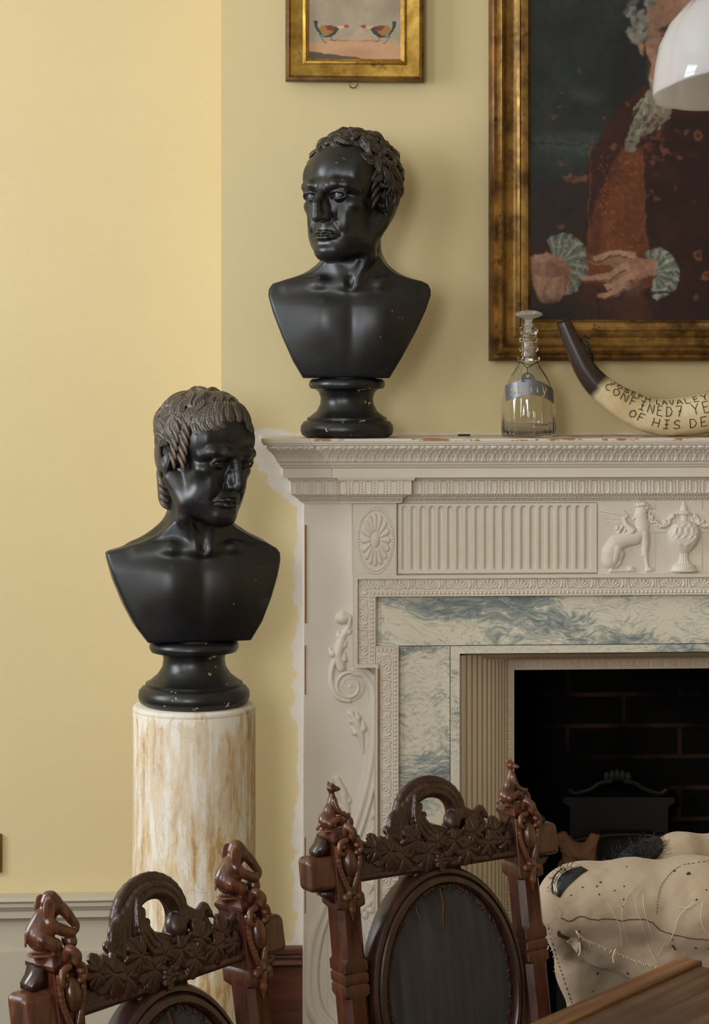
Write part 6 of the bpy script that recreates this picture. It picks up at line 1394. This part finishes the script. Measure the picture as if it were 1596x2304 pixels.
# hanging torn flap of calico at the right edge and the small flap under the roll
def cloth(name, px_pts, d, th=.004):
    Fc = Field(ap(min(p[0] for p in px_pts)-30, max(p[1] for p in px_pts)+30, d)-np.array((0, .06, 0)), ap(max(p[0] for p in px_pts)+30, min(p[1] for p in px_pts)-30, d)+np.array((0, .06, 0)), .0028)
    Fc.poly([ap(p[0], p[1], d+p[3]) for p in px_pts], [p[2]*d/F_PX for p in px_pts], .01); me = Fc.mesh(name); qq = np.zeros(len(me.vertices)*3, np.float32); me.vertices.foreach_get('co', qq); qq = qq.reshape(-1, 3)
    n_ = vnoise(qq[:, 0]*70, qq[:, 2]*45, 21, 4)[:, None]-.5; qq += n_*np.array((.008, .012, .006)); me.vertices.foreach_set('co', qq.ravel()); me.update(); return off(link(name, me, M['calico'], arm))
cloth('torn_flap', [(1565, 2195, 18, -.06), (1572, 2225, 20, -.07), (1585, 2250, 26, -.08), (1610, 2290, 34, -.08)], DA)
cloth('torn_flap', [(1262, 2095, 12, -.03), (1285, 2110, 13, -.04), (1298, 2128, 9, -.045), (1302, 2140, 4, -.045)], DA)
# horsehair showing at the slit and behind the roll
F = Field(ap(1380, 1975, DA+.12)-np.array((.01, .06, 0)), ap(1480, 1865, DA+.12)+np.array((.01, .06, .01)), .003)
F.poly([ap(1385, 1958, DA+.10), ap(1420, 1938, DA+.11), ap(1455, 1915, DA+.12), ap(1475, 1905, DA+.13)], [18*q, 26*q, 24*q, 24*q], .01)
o = off(link('horsehair_stuffing', F.mesh('horsehair_stuffing'), M['hair'], arm, label='black horsehair bursting out behind the arm roll'))
mb = MB(); r2 = random.Random(9)
for k in range(210):
    t = r2.random(); c0 = ap(1385+85*t, 1955-50*t, DA+.10); p = Vector(c0)+Vector((r2.uniform(-.01, .01), r2.uniform(-.03, .01), r2.uniform(-.01, .015))); pts = [p]; a0 = r2.uniform(0, 6.28); cv = r2.uniform(-1.2, 1.2)
    for i in range(7): a0 += cv*.5; p = p+Vector((math.cos(a0)*.005, r2.uniform(-.002, .002), abs(math.sin(a0))*.004+r2.uniform(-.002, .002))); pts.append(p)
    mb.tube(pts, .00035, 3, False)
for k in range(60):
    t = r2.random(); h = onarm(1248+42*t, 1985-38*t+r2.uniform(-8, 8), .002)
    if h:
        pts = [h]; a0 = r2.uniform(0, 6.28)
        for i in range(5): a0 += r2.uniform(-.9, .9); pts.append(pts[-1]+Vector((math.cos(a0)*.004, -.0015, math.sin(a0)*.004)))
        mb.tube(pts, .0004, 3, False)
off(mb.build('horsehair_strands', M['hair'], arm, kind='stuff'))
mb = MB()
sl = smooth_path([(1248, 2002), (1246, 1985), (1252, 1968), (1265, 1955), (1282, 1947), (1300, 1942)], 6)
oc = smooth_path([(1242, 2008), (1241, 1985), (1248, 1966), (1262, 1954), (1285, 1947), (1305, 1945)], 6); ic = smooth_path([(1260, 2018), (1270, 2002), (1281, 1990), (1294, 1978), (1308, 1966), (1324, 1956)], 6); V = []; okk = True
for a_, b_ in zip(oc, ic):
    for t in np.linspace(0, 1, 6):
        p = a_+(b_-a_)*t; h = onarm(p[0], p[1]+2, .0012+.004*math.sin(math.pi*t)) or onarm(p[0], p[1]+9, .002); V.append(h if h else V[-1])
mb.add(V, [tuple(q) for q in gridquads(len(oc), 6)])
off(mb.build('horsehair_slit', M['hair'], arm, label='dark slit showing horsehair at the arm end'))
mb = MB(); arm_line(mb, [(x+2, y+4) for x, y in sl], .0020, .003, 6); arm_line(mb, [(x+6, y+6) for x, y in sl], .0014, .004, 6); off(mb.build('piping_cord', M['thread'], arm))
for x, y in ((-.0, .02), (.42, .02), (.0, .42), (.42, .42)):
    o = MB().lathe([(.001, 0), (.018, 0), (.024, .08), (.028, .16), (.001, .16)], 16).build('leg', M['walnut'], None); o.parent = arm; o.location = (x-.10, y-.12, 0)
off(MB().box(ap(1330, 2500)[0], ap(1330, 2500)[0]+.48, ap(1330, 2500, DA)[1]+.02, ap(1330, 2500, DA)[1]+.45, .16, .42, .03).build('seat_base', M['calico'], arm))

bpy.context.view_layer.update()
